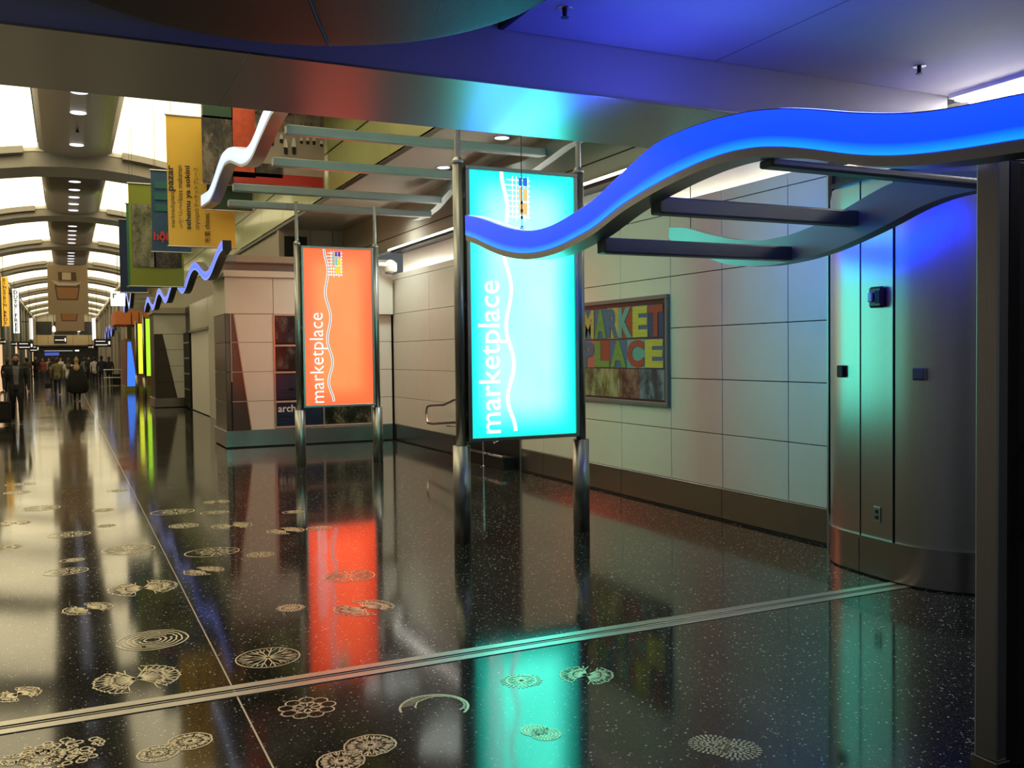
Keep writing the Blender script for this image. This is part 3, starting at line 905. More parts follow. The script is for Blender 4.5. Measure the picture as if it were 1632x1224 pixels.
can1 = thing('wave_canopy', 'wave shaped canopy with a glowing blue ribbon in front of the turquoise sign', 'canopy', (3.85, 4.5, 2.3))
ys, zt = smooth_tab(tt, 1.9, yend, 110); _, zb = smooth_tab(tb, 1.9, yend, 110)
wave_ribbon(can1, XR, ys, zt, zb, .14, M_BLUE, M_ALU, lip=.006, drop=.04, back_m=M_BLUEB, top_m=mat('blue_uplight', (.05, .05, .1), .4, emit=(.05, .08, 1.0), estr=16.0))
XB = 4.66
tp = [(1066, 362.6), (1093, 363), (1124, 372.5), (1169, 382), (1214, 383.7), (1259, 374.7), (1303.6, 357), (1348, 332), (1393, 305), (1425, 289), (1460, 279), (1500, 274), (1550, 272), (1620, 275)]
bp_ = [(1066, 381), (1093, 392), (1120, 408), (1151, 420), (1187, 425), (1232, 422.7), (1281, 413), (1326, 399), (1371, 379), (1416, 357), (1460.6, 332), (1505, 314), (1550, 304), (1620, 300)]
tt2 = [(p.y, p.z) for p in (ray(x, y, 'x', XB) for x, y in tp)]
tb2 = [(p.y, p.z) for p in (ray(x, y, 'x', XB) for x, y in bp_)]
ys2, zt2 = smooth_tab(tt2, 3.3, tt2[0][0], 80); _, zb2 = smooth_tab(tb2, 3.3, tt2[0][0], 80)
wave_ribbon(can1, XB + .1, ys2, zt2, zb2, .1, None, M_BEAM, facing=1)
M_BACKLIT = ribbon_mat('blue_backlight', (.002, .02, .9), (.002, .02, .9), (.002, .02, .9), BLUE_E * 1.6)
# the back ribbon is lit on its wall side too
b_ = B(); uv = b_.loops.layers.uv.verify()
lo = [b_.verts.new((XB + .104, y, z + .01)) for y, z in zip(ys2, zb2)]; hi = [b_.verts.new((XB + .104, y, z - .01)) for y, z in zip(ys2, zt2)]
for i in range(len(lo) - 1):
    f = b_.faces.new((lo[i], lo[i + 1], hi[i + 1], hi[i]))
    for l, v in zip(f.loops, (0, 0, 1, 1)): l[uv].uv = (i / 80, v)
obj('lit_face', b_, M_BACKLIT, can1.children[-1])
for y, z0, z1 in ((5.24, 2.285, 2.385), (4.62, 2.45, 2.55), (3.66, 2.545, 2.585)):
    bm = B(); bbox(bm, XR + .12, XB + .02, y - .05, y + .05, z0, z1, .012, 2); obj('cross_beam', bm, M_BEAMD, can1)
for x, y, z0, z1 in ((3.07, 6.28, 2.55, 5.7), (4.71, 6.45, 2.44, 4.46)):
    bm = B(); tube(bm, [(x, y, z0), (x, y, z1)], .0035, 6); w_ = obj('hanger_wire', bm, M_DARK, can1)
    bm = B()
    for z in (z0 + .09, z0 + .14, z0 + .20):
        lathe(bm, (x, y, z), [(.006, 0), (.009, .006), (.009, .02), (.006, .026)], 8)
    obj('turnbuckle', bm, M_DARK, w_)
    bm = B(); tube(bm, [(x, y + .022 * math.sin(a * PI / 8), z0 + .02 - .022 * math.cos(a * PI / 8)) for a in range(17)], .004, 6); obj('hook', bm, M_DARK, w_)
# --- second canopy, ice white, over the orange sign
XW = 2.12
c2t = [(505, 618), (550, 590), (575, 530), (600, 450), (625, 380), (660, 345), (700, 338), (740, 350), (762, 352), (790, 320), (820, 250), (845, 180), (865, 125)]
c2b = [(505, 682), (555, 645), (580, 590), (610, 500), (640, 430), (670, 412), (700, 425), (735, 440), (770, 425), (800, 385), (830, 310), (860, 240), (890, 175), (912, 128)]
def cp(l): return [(180 + x / 3.6, 140 + y / 3.6) for x, y in l]
t3 = [(p.y, p.z) for p in (ray(x, y, 'x', XW) for x, y in cp(c2t))]
b3 = [(p.y, p.z) for p in (ray(x, y, 'x', XW) for x, y in cp(c2b))]
def wave_z(y, mid, amp, lam, ph): return mid + amp * math.sin(2 * PI * (y - ph) / lam)
y3 = t3[0][0]; yn = min(t3[-1][0], b3[-1][0])
def ext(tab, yfar, step=.5):
    tab = sorted(tab); y0, z0 = tab[0]
    return [(y0 - 2.9, z0 - .12), (y0 - 1.6, z0 - .32), (y0 - .8, z0 - .05)] + tab
can2 = thing('wave_canopy', 'wave shaped canopy with an ice white ribbon above the orange sign', 'canopy', (3.8, 12.5, 4.0))
ys3, zt3 = smooth_tab(ext(t3, 7.3), 7.4, y3, 110); _, zb3 = smooth_tab(ext(b3, 7.3), 7.4, y3, 110)
zt3 = [max(a, b_ + .13) for a, b_ in zip(zt3, zb3)]
wave_ribbon(can2, XW, ys3, zt3, zb3, .16, M_WHITEB, M_ALU, lip=.006, drop=.03)
XQ = 5.40
qb = [(657, 351), (672, 346), (690, 333), (705, 315), (718, 300), (740, 290), (790, 290), (840, 276), (870, 255), (900, 232), (940, 215)]
tq = [(p.y, p.z) for p in (ray(x, y, 'x', XQ) for x, y in qb)]
ysq, zbq = smooth_tab(tq, 8.6, tq[0][0], 80)
zbq = [min(z, 4.22) for z in zbq]
wave_ribbon(can2, XQ, ysq, [z + .17 for z in zbq], zbq, .12, None, M_BEAM)
for px_, py_, h in ((440, 198, .10), (420, 250, .10), (378, 293, .11), (352, 318, .10)):
    p = ray(px_, py_, 'x', XW)
    y = 13.95 if py_ == 293 else p.y
    z = ray(px_, py_, 'y', y).z
    bm = B(); bbox(bm, XW + .1, XQ, y - .06, y + .06, z - h, z, .012, 2); obj('cross_beam', bm, M_BEAM, can2)
bm = B(); bbox(bm, XW + .1, XQ, 7.52, 7.64, 3.98, 4.09, .012, 2); obj('cross_beam', bm, M_BEAM, can2)
# --- further canopies along the concourse
def far_canopy(label, X, y0, y1, z, amp, lam, ph, h, m, width):
    t = thing('wave_canopy', label, 'canopy', (X + width / 2, (y0 + y1) / 2, z - amp))
    n = int((y1 - y0) / lam * 22)
    ys = [y0 + (y1 - y0) * i / n for i in range(n + 1)]
    zz = [wave_z(y, z, amp, lam, ph) for y in ys]
    wave_ribbon(t, X, ys, [a + h for a in zz], zz, .14, m, M_DARK)
    k = int((y1 - y0) / 3)
    for i in range(k + 1):
        y = y0 + .3 + (y1 - y0 - .6) * i / k
        bm = B(); box(bm, X + .1, X + width, y - .06, y + .06, z + .02, z + .12); obj('cross_beam', bm, M_BEAM, t)
    return t
far_canopy('blue wave canopy beyond the brown granite kiosk', 2.35, 15.9, 32.8, 3.22, .17, 3.9, 14.9, .16, M_VIOLB, .25)
far_canopy('short violet wave canopy beside the white box sign', 2.34, 38.5, 46, 3.95, .32, 3.6, 38, .22, M_VIOLB, .9)
far_canopy('small violet wave canopy far along the concourse', 2.5, 58, 72, 3.25, .30, 4.6, 58, .22, M_VIOLB, .9)

# ============================================================ LIGHTBOX SIGNS
EXT = [(514, 394), (520, 429), (515, 465), (523, 504), (517, 540), (525, 576), (518, 609), (526, 640)]
WAVE = []
for (xa, ya), (xb_, yb) in zip(EXT, EXT[1:]):
    for k in range(12):
        u = k / 12
        WAVE.append((xa + (xb_ - xa) * (1 - math.cos(PI * u)) / 2, ya + (yb - ya) * u))
WAVE.append(EXT[-1])
WAVE = [((x - 480) / 113.0, 1 - (y - 394) / 251.0) for x, y in WAVE]
def cm(pts, n=6):
    out = []
    for i in range(len(pts) - 1):
        p0 = Vector(pts[max(i - 1, 0)]); p1 = Vector(pts[i]); p2 = Vector(pts[i + 1]); p3 = Vector(pts[min(i + 2, len(pts) - 1)])
        for k in range(n):
            u = k / n
            out.append(.5 * ((2 * p1) + (p2 - p0) * u + (2 * p0 - 5 * p1 + 4 * p2 - p3) * u * u + (3 * p1 - p0 - 3 * p2 + p3) * u ** 3))
    return out + [Vector(pts[-1])]
def sign(label, xc, y, face, ink, grid, frame_m, top, detail=True, line_m=None, back=True):
    t = thing('lightbox_sign', label, 'sign', (xc, y, 0), 'marketplace lightbox signs')
    W, x0 = 1.03, xc - .515; x1 = x0 + W; z0, z1 = .915, 3.245
    fw = .034
    for a in ((x0 - fw, x1 + fw, z0 - fw, z0), (x0 - fw, x1 + fw, z1, z1 + fw), (x0 - fw, x0, z0, z1), (x1, x1 + fw, z0, z1)):
        bm = B(); bbox(bm, a[0], a[1], y - .05, y + .09, a[2], a[3], .004); obj('frame_bar', bm, frame_m, t)
    bm = B(); rect_uv(bm, x0, x1, y - .03, z0, z1)
    if back: rect_uv(bm, x1, x0, y + .07, z0, z1)
    f = obj('lit_panel', bm, face, t)
    if not back:
        bm = B(); box(bm, x0, x1, y + .06, y + .08, z0, z1); obj('back_panel', bm, frame_m, t)
    for s, px_ in ((-1, x0 - .082), (1, x1 + .082)):
        bm = B(); cyl(bm, px_, y + .02, .0, .85, .076, 28); sl = obj('sleeve', bm, M_ALU, t, smooth=False)
        for p in sl.data.polygons: p.use_smooth = abs(p.normal.z) < .5
        bm = B(); cyl(bm, px_, y + .02, .85, 3.30, .047, 24); sh = obj('post', bm, M_ALU, t)
        for p in sh.data.polygons: p.use_smooth = abs(p.normal.z) < .5
        bm = B(); lathe(bm, (px_, y + .02, 3.30), [(.051, 0), (.051, .02), (.03, .05)], 20); obj('collar', bm, M_ALU, sh)
        bm = B(); cyl(bm, px_, y + .02, 3.34, top, .026, 14); obj('upper_rod', bm, M_ALU, sh, smooth=True)
        for z in (1.1, 2.05, 3.0):
            a, b2 = sorted((px_ - s * .04, (x0 - fw) if s < 0 else (x1 + fw)))
            bm = B(); box(bm, a, b2, y + .0, y + .04, z, z + .05); obj('bracket', bm, frame_m, t)
    if not detail:
        return t
    yf = y - .03
    g = text_bm('marketplace', 1, .001, bold=-.006 if line_m else .004); fit(g, 1.34)
    hs = [v.co.y for v in g.verts]
    sc = .27 / (max(hs) - min(hs))
    for v in g.verts: v.co.y *= sc
    place(g, front_up((x0 + W * .33, yf - .003, z0 + .035)))
    obj('lettering', g, ink, f)
    pts = [(x0 + W * u, z0 + (z1 - z0) * v) for u, v in WAVE]
    bm = B(); stroke(bm, pts, .034, yf - .002, yf - .001, 'y'); obj('river_line', bm, ink, f)
    if line_m:
        bm = B(); stroke(bm, pts, .013, yf - .004, yf - .003, 'y'); obj('river_line_core', bm, line_m, f)
    # street grid emblem
    gx0, gx1 = x0 + W * .385, x0 + W * .57; gz1 = z1 - .03; gz0 = z1 - .40
    for k in range(8):
        z = gz0 + (gz1 - gz0) * (k + .3) / 8
        bm = B(); box(bm, gx0 - .05 + .01 * (k % 3), gx1, yf - .003, yf - .002, z - .005, z + .005); obj('grid_line', bm, ink, f)
    for k in range(5):
        x = gx0 + (gx1 - gx0) * (k + .5) / 5
        bm = B(); box(bm, x - .004, x + .004, yf - .003, yf - .002, gz0 - .02 * (k % 2), gz1); obj('grid_line', bm, ink, f)
    for q, (a, b2, c, d) in enumerate(((.42, .58, .78, .98), (.64, .86, .78, .98), (.20, .38, .40, .98), (.42, .58, .42, .75), (.42, .86, .10, .38), (.64, .86, .42, .72))):
        bm = B(); box(bm, gx0 + (gx1 - gx0) * a, gx0 + (gx1 - gx0) * b2, yf - .0035, yf - .0015, gz0 + (gz1 - gz0) * c, gz0 + (gz1 - gz0) * d)
        if grid[q]: obj('grid_block', bm, grid[q], f)
        else: bm.free()
    return t
F_CY = lightbox_mat('turquoise_lightbox', (.006, 1.2, .92), (.60, 7.0, 5.2))
F_OR = lightbox_mat('orange_lightbox', (2.3, .155, .036), (3.3, .33, .09))
F_LI = lightbox_mat('lime_lightbox', (.50, 1.0, .02), (.65, 1.4, .05))
F_YE = lightbox_mat('yellow_lightbox', (.95, 1.0, .04), (1.1, 1.3, .08))
def em(n, c, s=1.0): return mat('print_' + n, (.1, .1, .1), .4, emit=c, estr=s)
G_NAVY, G_BLUE, G_TEAL, G_YEL, G_SAND = em('navy', (.01, .02, .35)), em('blue', (.02, .15, .75)), em('aqua', (.12, .6, .5)), em('yellow', (.9, .7, .03)), em('sand', (.95, .62, .22))
INK_C = mat('white_ink_glow', (.1, .1, .1), .5, emit=(.80, 1.0, .98), estr=1.9)
INK_O = mat('white_ink', (.1, .1, .1), .5, emit=(1.0, .93, .93), estr=1.25)
sign('turquoise glowing marketplace sign on two metal posts', 3.70, 7.58, F_CY, INK_C, (G_BLUE, G_BLUE, None, G_SAND, G_SAND, G_SAND), M_ALU, 3.98)
sign('orange glowing marketplace sign on two metal posts', 3.72, 13.95, F_OR, INK_O, (G_NAVY, G_NAVY, G_TEAL, G_TEAL, G_YEL, G_YEL), M_ALU, 3.93, line_m=mat('dark_core', (.1, .1, .1), .5, emit=(.10, .10, .11), estr=1))
sign('lime green glowing sign far down the right side', 3.47, 41, F_LI, INK_C, (None,) * 6, M_DARK, 3.6, detail=False)
sign('yellow glowing sign just behind the lime green one', 3.56, 47, F_YE, INK_C, (None,) * 6, M_DARK, 3.6, detail=False)

# ============================================================ KIOSKS ALONG THE RIGHT SIDE
KY = 17.5; KX0 = 2.60
kio = thing('kiosk', 'cream panelled kiosk with brown granite wedge behind the orange sign', 'kiosk', (4.1, 18.2, 0))
bm = B(); box(bm, KX0 + .03, 5.70, KY + .03, 18.9, .31, 3.09); obj('core', bm, M_DARK, kio)
def kpanel(x0, x1, z0, z1, y=KY, m=M_PANEL, name='panel', th=.03, par=None):
    bm = B(); bbox(bm, x0 + .004, x1 - .004, y, y + th, z0 + .004, z1 - .004, .003); return obj(name, bm, m, par or kio)
ZK = [.312, .84, 1.375, 1.91, 2.425, 3.09]
wl_, wr_ = lambda z: KX0 + .10 + .0 * z, lambda z: 3.03 - (z - .31) * (3.03 - 2.755) / (2.425 - .31)
for k in range(4):
    z0, z1 = ZK[k], ZK[k + 1]
    # granite strip at the corner and the wedge
    kpanel(KX0, KX0 + .085, z0, z1, m=M_STONE, name='granite_tile')
    bm = B(); prism(bm, [(KX0 + .10, z0 + .006), (wr_(z0) - .012, z0 + .006), (wr_(z1) - .012, z1 - .006), (KX0 + .10, z1 - .006)], KY - .012, KY + .03, 'y'); obj('granite_tile', bm, M_STONE, kio)
    bm = B(); prism(bm, [(wr_(z0) + .004, z0 + .004), (3.46, z0 + .004), (3.46, z1 - .004), (wr_(z1) + .004, z1 - .004)], KY, KY + .03, 'y'); obj('panel', bm, M_PANEL, kio)
M_COPPER = mat('copper_trim', (.50, .36, .29), .45, .25)
bm = B(); prism(bm, [(wr_(.31) - .012, .312), (wr_(.31) + .004, .312), (wr_(2.425) + .004, 2.425), (wr_(2.425) - .012, 2.425)], KY - .02, KY + .03, 'y'); obj('wedge_trim', bm, M_COPPER, kio)
bm = B(); box(bm, KX0 + .085, KX0 + .10, KY - .02, KY + .03, 1.2, 2.43); obj('wedge_trim', bm, M_COPPER, kio)
for z in (.84, 1.375, 1.91):
    bm = B(); box(bm, KX0 + .10, wr_(z) - .01, KY - .014, KY + .03, z - .006, z + .006); obj('wedge_trim', bm, M_COPPER, kio)
kpanel(KX0, 3.46, 2.425, 3.09); kpanel(3.46, 5.40, 2.425, 3.09)
kpanel(5.40, 5.72, 2.425, 3.20, y=KY - .12, th=.15)
for k in range(4):
    kpanel(5.40, 5.72, ZK[k], ZK[k + 1], y=KY + .02)
# side face
for z0, z1, m in ((.31, .84, M_STONE), (.84, 1.375, M_STONE), (1.375, 1.91, M_STONE), (1.91, 2.425, M_STONE), (2.425, 3.09, M_PANEL)):
    bm = B(); bbox(bm, KX0, KX0 + .03, KY + .034, 18.9, z0 + .004, z1 - .004, .003); obj('granite_tile' if m is M_STONE else 'panel', bm, m, kio)
bm = B(); bbox(bm, KX0 - .03, 5.70, KY - .03, 18.93, .02, .312, .004); obj('plinth', bm, M_STEELB, kio)
bm = B(); box(bm, KX0 - .01, 5.70, KY - .01, 18.9, .0, .02); obj('shadow_gap', bm, M_BLACK, kio)
bm = B(); bbox(bm, KX0 - .02, 5.70, KY - .04, 18.95, 3.09, 3.205, .004); obj('fascia', bm, M_PANEL, kio)
bm = B(); bbox(bm, KX0 + .0, 5.70, KY + .3, 18.95, 3.205, 3.36, .004); obj('roof_band', bm, M_RIB, kio)
bm = B(); bbox(bm, KX0 - .0, 5.70, KY - .04, 18.95, 3.36, 3.48, .004); obj('roof_edge', bm, M_TAN, kio)
# picture windows of the kiosk
PH_DARK = crowd_mat('night_crowd_print', [(.004, .004, .006), (.02, .018, .02), (.10, .09, .08)], 12, .2)
PH_LEAF = crowd_mat('leafy_print', [(.006, .008, .004), (.03, .035, .02), (.22, .22, .14)], 7, .2)
M_NAVYP = mat('navy_print', (.008, .022, .06), .25, 0, .4, 5)
M_NAVYT = mat('dark_blue_ink', (.004, .008, .018), .3)
for x0, x1 in ((3.46, 4.36), (4.36, 5.29)):
    for k, (z0, z1) in enumerate(((.34, .79), (.84, 1.325), (1.38, 1.83), (1.87, 2.40))):
        left = x0 < 4
        m = (M_NAVYP if k < 2 else PH_DARK) if left else PH_LEAF
        bm = B(); box(bm, x0 + .03, x1 - .03, KY - .004, KY + .02, z0 + .03, z1); pn = obj('picture_pane', bm, m, kio)
        if left and k < 2:
            g = text_bm('arch' if k == 0 else 'Mark', 1, .001, bold=.012); fit(g, None, .135 if k == 0 else .10)
            place(g, front((x0 + (.05 if k == 0 else .25), KY - .006, z1 - (.17 if k == 0 else .33))))
            obj('lettering', g, M_PRINTW if k == 0 else M_NAVYT, pn)
            for q in range(3):
                z = z0 + .06 + .06 * q
                bm = B(); box(bm, x0 + .08, x1 - .1 - .1 * (q % 2), KY - .006, KY - .004, z, z + .018); obj('print_line', bm, M_NAVYT, pn)
for z in (.345, .815, 1.355, 1.85, 2.415):
    bm = B(); bbox(bm, 3.46, 5.29, KY - .02, KY + .02, z - .022, z + .012, .004); obj('mullion', bm, M_COPPER, kio)
for x in (3.462, 4.36, 5.29):
    bm = B(); bbox(bm, x - .018, x + .018, KY - .016, KY + .02, .34, 2.42, .004); obj('mullion', bm, M_ALU, kio)
kpanel(5.31, 5.40, .312, 2.425)
# projector-like lamp on the kiosk roof corner
t = thing('spot_lamp', 'cream round spot lamp in the corner beside the wall cove', 'lamp', (5.45, 16.9, 3.26))
bm = B(); lathe(bm, (5.62, 17.2, 3.23), [(.10, 0), (.12, .03), (.12, .16), (.06, .22), (.01, .23)], 20); obj('head', bm, M_WHITE, t, smooth=True)
bm = B(); bbox(bm, 5.36, 5.56, 17.12, 17.28, 3.32, 3.40, .02, 2); obj('arm', bm, M_WHITE, t)
bm = B(); cyl(bm, 5.62, 17.2, 3.205, 3.25, .05, 12); obj('base', bm, M_WHITE, t)

# ---- recess with roll-up gate
rec = struct_root('wall_gate', (3.55, 25, 0), 'grey panelled wall with a roll-up gate beyond the kiosk')
bm = B(); box(bm, 3.62, 3.8, 18.9, 32.9, 0, 3.3); obj('core', bm, M_DARK, rec)
for i in range(12):
    y0 = 18.96 + i * 1.0
    if 27 < y0 + .5 < 31.2:
        continue
    bm = B(); bbox(bm, 3.55, 3.62, y0 + .01, y0 + .99, .0, 3.3, .004); obj('panel', bm, M_PANEL, rec)
for i in range(7):
    y0 = 27.0 + .59 * i
    bm = B(); bbox(bm, 3.55, 3.62, y0 + .006, y0 + .584, 2.5, 3.3, .004); obj('panel', bm, M_PANEL, rec)
bm = B(); box(bm, 3.52, 3.6, 26.9, 31.2, 2.42, 2.5); obj('gate_head', bm, M_ALU, rec)
for i in range(24):
    y0 = 27.1 + i * .165
    bm = B(); bbox(bm, 3.57, 3.61, y0, y0 + .135, .02, 2.42, .006); obj('gate_slat', bm, M_WHITE, rec)
bm = B(); box(bm, 3.53, 3.60, 31.25, 32.85, .05, 2.45); dp = obj('display_recess', bm, M_BLACK, rec)
for z in (.6, 1.1, 1.6, 2.1):
    bm = B(); box(bm, 3.51, 3.53, 31.3, 32.8, z, z + .05); obj('shelf', bm, M_ALU, dp)
bm = B(); box(bm, 3.5, 3.56, 24.2, 24.5, 1.85, 2.05); o = obj('gate_keypad', bm, M_BLACK, rec)
# second kiosk
k2 = thing('kiosk', 'grey kiosk with a leaning dark wedge beyond the roll-up gate', 'kiosk', (3.3, 33.6, 0))
bm = B(); box(bm, 2.66, 3.8, 33.03, 35, .31, 3.1); obj('core', bm, M_DARK, k2)
k2r = lambda z: 3.32 - (z - .31) * .42 / 2.12
for z0, z1 in zip(ZK, ZK[1:]):
    if z1 < 2.5:
        bm = B(); prism(bm, [(2.63, z0 + .006), (k2r(z0) - .02, z0 + .006), (k2r(z1) - .02, z1 - .006), (2.63, z1 - .006)], 32.98, 33.03, 'y'); obj('granite_tile', bm, M_STONE, k2)
        bm = B(); prism(bm, [(k2r(z0), z0 + .006), (3.8, z0 + .006), (3.8, z1 - .006), (k2r(z1), z1 - .006)], 33.0, 33.03, 'y'); obj('panel', bm, M_PANEL, k2)
    else:
        bm = B(); bbox(bm, 2.63, 3.8, 33.0, 33.03, z0 + .006, z1 - .006, .003); obj('panel', bm, M_PANEL, k2)
bm = B(); bbox(bm, 2.60, 3.8, 32.97, 35, .02, .312, .004); obj('plinth', bm, M_STEELB, k2)
bm = B(); bbox(bm, 2.60, 3.85, 32.9, 35, 3.1, 3.3, .004); obj('fascia', bm, M_TAN, k2)
# third kiosk, its wedge panel set to emit blue
k3 = thing('kiosk', 'far kiosk with a glowing blue wedge and orange fascia', 'kiosk', (3.3, 51, 0))
bm = B(); box(bm, 2.66, 4.2, 50.03, 54, .26, 2.6); obj('body', bm, mat('brown_paint', (.20, .07, .04), .5), k3)
bm = B(); prism(bm, [(2.70, .26), (3.16, .26), (2.92, 2.45), (2.76, 2.45)], 49.97, 50.03, 'y'); obj('blue_wedge', bm, mat('blue_wedge_emission', (.02, .05, .1), .4, emit=(.05, .22, 1.0), estr=1.0), k3)
bm = B(); box(bm, 2.6, 4.2, 49.98, 54, 0, .26); obj('plinth', bm, mat('olive_base', (.20, .20, .03), .4), k3)
for x0, x1 in ((2.2, 2.95), (2.99, 3.3), (3.34, 4.2)):
    bm = B(); bbox(bm, x0, x1, 49.9, 54, 3.3, 3.95, .01); obj('fascia_panel', bm, mat('orange_fascia', (.62, .17, .06), .5), k3)
bm = B(); box(bm, 2.75, 2.95, 49.95, 50.0, 2.6, 3.3); obj('post', bm, M_DARK, k3)
# queue rail
t = thing('queue_rail', 'low metal rail beside the far kiosk', 'rail', (2.3, 58, 0))
for z in (.55, 1.0):
    bm = B(); tube(bm, [(1.9, 58, z), (2.9, 58, z)], .03, 8); obj('rail', bm, M_ALU, t)
for x in (1.95, 2.85):
    bm = B(); cyl(bm, x, 58, 0, 1.0, .03, 8); obj('post', bm, M_ALU, t)

# ============================================================ CONCOURSE VAULT
VC = .32
def vz(x): return 6.47 - .055 * (x - VC) ** 2
vault = struct_root('ceiling_vault', (VC, 6, 6), 'cream concourse vault with metal ribs, its uplight painted in as emission')
XL, XRt = -2.75, 3.05
RIBS = [24.6 + 9.0 * k for k in range(10)]
bays = [(6.0, 23.9)] + [(a + .75, b_ - .65) for a, b_ in zip(RIBS, RIBS[1:])]
def arc_panel(x0, x1, y0, y1, up, th=.05):
    bm = B(); n = 8
    lo = [(x0 + (x1 - x0) * i / n) for i in range(n + 1)]
    prism(bm, [(x, vz(x) + up) for x in lo] + [(x, vz(x) + up + th) for x in reversed(lo)], y0, y1, 'y')
    return bm
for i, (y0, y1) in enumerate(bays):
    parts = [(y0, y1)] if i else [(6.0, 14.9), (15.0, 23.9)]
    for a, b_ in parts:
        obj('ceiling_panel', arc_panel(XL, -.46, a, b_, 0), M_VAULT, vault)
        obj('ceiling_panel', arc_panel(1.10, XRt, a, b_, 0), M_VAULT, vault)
    # drooping grey lips at the far end of each bay
    obj('panel_lip', arc_panel(XL, -.75, y1 - .25, y1, -.16, .15), M_RIB, vault)
    obj('panel_lip', arc_panel(1.30, XRt, y1 - .25, y1, -.16, .15), M_RIB, vault)
for y in RIBS:
    obj('rib', arc_panel(XL, XRt, y - .62, y + .72, -.42 if y < 30 else -.30, .40), M_RIB, vault)
    obj('rib_cap', arc_panel(XL, XRt, y - .66, y - .62, -.08, .2), M_WHITE, vault)
sp_len = [(7.0, 23.5)] + [(a + .9, b_ - .9) for a, b_ in zip(RIBS, RIBS[1:])][:5]
for i, (y0, y1) in enumerate(sp_len):
    n = 16
    lo = []
    for k in range(n + 1):
        u = -1 + 2 * k / n
        lo.append((VC + .74 * u, 6.36 - .16 * math.sqrt(max(0, 1 - u * u * .96))))
    bm = B(); prism(bm, lo + [(VC + .74, 6.5), (VC - .74, 6.5)], y0, y1, 'y')
    s = obj('spine', bm, M_SPINE, vault)
    for p in s.data.polygons: p.use_smooth = abs(p.normal.y) < .5 and p.normal.z < -.1
    for j, y in enumerate([17.8, 19.3, 22.2] if i == 0 else [y0 + (y1 - y0) * q for q in (.18, .36, .54, .72, .9)]):
        bm = B(); lathe(bm, (VC, y, 6.192), [(.12, 0), (.14, .002), (.14, .02)], 20); obj('downlight', bm, M_DOWN, s)
    if i == 0:
        bm = B(); lathe(bm, (VC, 20.75, 6.15), [(.01, 0), (.05, .01), (.02, .03), (.03, .05)], 10); obj('sprinkler', bm, M_DARK, s)
# flat strip between the vault and the glass wall, end closure
bm = B(); box(bm, XRt, 4.45, 6.0, 106, 6.06, 6.16); o = obj('ceiling_side', bm, M_TAN, kind='structure'); o['label'] = 'tan ceiling margin along the vault'
# concourse right wall beyond the kiosks
cw = struct_root('wall_concourse_right', (3.0, 60, 0), 'tan concourse wall with pilasters on the far right side')
bm = B(); box(bm, 3.05, 3.3, 55, 106, 0, 6.06); obj('wall_face', bm, M_TAN, cw)
bm = B(); box(bm, 3.05, 4.45, 54.8, 55.0, 2.6, 6.06); obj('return', bm, M_TAN, cw)
for i in range(9):
    y = 57 + i * 5.3
    bm = B(); box(bm, 2.9, 3.05, y, y + .9, 0, 5.75); obj('pilaster', bm, M_RIB if i % 2 else M_TAN, cw)
bm = B(); box(bm, 2.75, 3.05, 30, 106, 5.55, 5.75); obj('cornice', bm, M_WHITE, cw)
# left wall
wlft = struct_root('wall_left', (-2.95, 50, 0), 'tan concourse wall with shopfronts on the left side')
bm = B(); box(bm, -3.2, -2.95, 6.0, 106, 0, 6.0); obj('wall_face', bm, M_TAN, wlft)
bm = B(); box(bm, -2.95, -2.7, 6.0, 106, 5.6, 5.75); obj('cornice', bm, M_WHITE, wlft)
M_SHOPG = mat('shop_glow', (.4, .3, .2), .5, emit=(1.0, .62, .34), estr=.8)
for i in range(10):
    y = 50 + i * 5.4
    bm = B(); box(bm, -2.95, -2.90, y, y + 4.2, .1, 2.7); op = obj('shopfront', bm, M_DARK if i % 3 else M_SHOPG, wlft)
    bm = B(); box(bm, -2.95, -2.82, y + 4.3, y + 5.2, 0, 5.6); obj('pilaster', bm, M_RIB if i % 2 else mat('dark_green_paint', (.06, .10, .06), .5), wlft)
# far end
fe = struct_root('wall_far', (.2, 104, 0), 'far end of the concourse with a glazed balcony')
bm = B(); box(bm, -3.2, 4.0, 105, 105.3, 0, 6.6); obj('wall_face', bm, M_TAN, fe)
for x0, x1 in ((-2.6, -1.2), (-1.0, 1.1), (1.3, 2.7)):
    bm = B(); box(bm, x0, x1, 104.9, 105, 4.1, 5.4); obj('dark_glazing', bm, mat('dark_glass', (.02, .022, .02), .15), fe)
bm = B(); box(bm, -3.0, 2.9, 103.6, 105, 3.0, 4.0); obj('balcony_front', bm, mat('balcony_tan', (.50, .40, .24), .5), fe)
bm = B(); box(bm, -3.0, 2.9, 103.4, 105, 2.85, 3.0); obj('balcony_edge', bm, M_DARK, fe)
bm = B(); box(bm, -2.9, 2.9, 104.8, 105, 0, 2.8); obj('dark_shopfront', bm, mat('shop_dark', (.02, .022, .035), .3), fe)
bm = B(); box(bm, -1.9, -.6, 104.75, 104.8, 2.0, 2.5); obj('blue_shop_sign', bm, mat('blue_shop_glow', (.1, .1, .2), .5, emit=(.05, .12, .6), estr=.8), fe)
for x in (-1.0, 1.25):
    t = thing('far_lantern', 'white hanging lantern left of the far balcony' if x < 0 else 'white hanging lantern right of the far balcony', 'lantern', (x, 103.2, 4.3), 'lanterns at the far balcony')
    bm = B(); lathe(bm, (x, 103.2, 4.3), [(.03, 0), (.16, .1), (.13, .5), (.04, .6)], 10); obj('shade', bm, M_WTXT, t)
    bm = B(); tube(bm, [(x, 103.2, 4.9), (x, 103.2, vz(x) + .01)], .03, 6); obj('cord', bm, M_DARK, t)

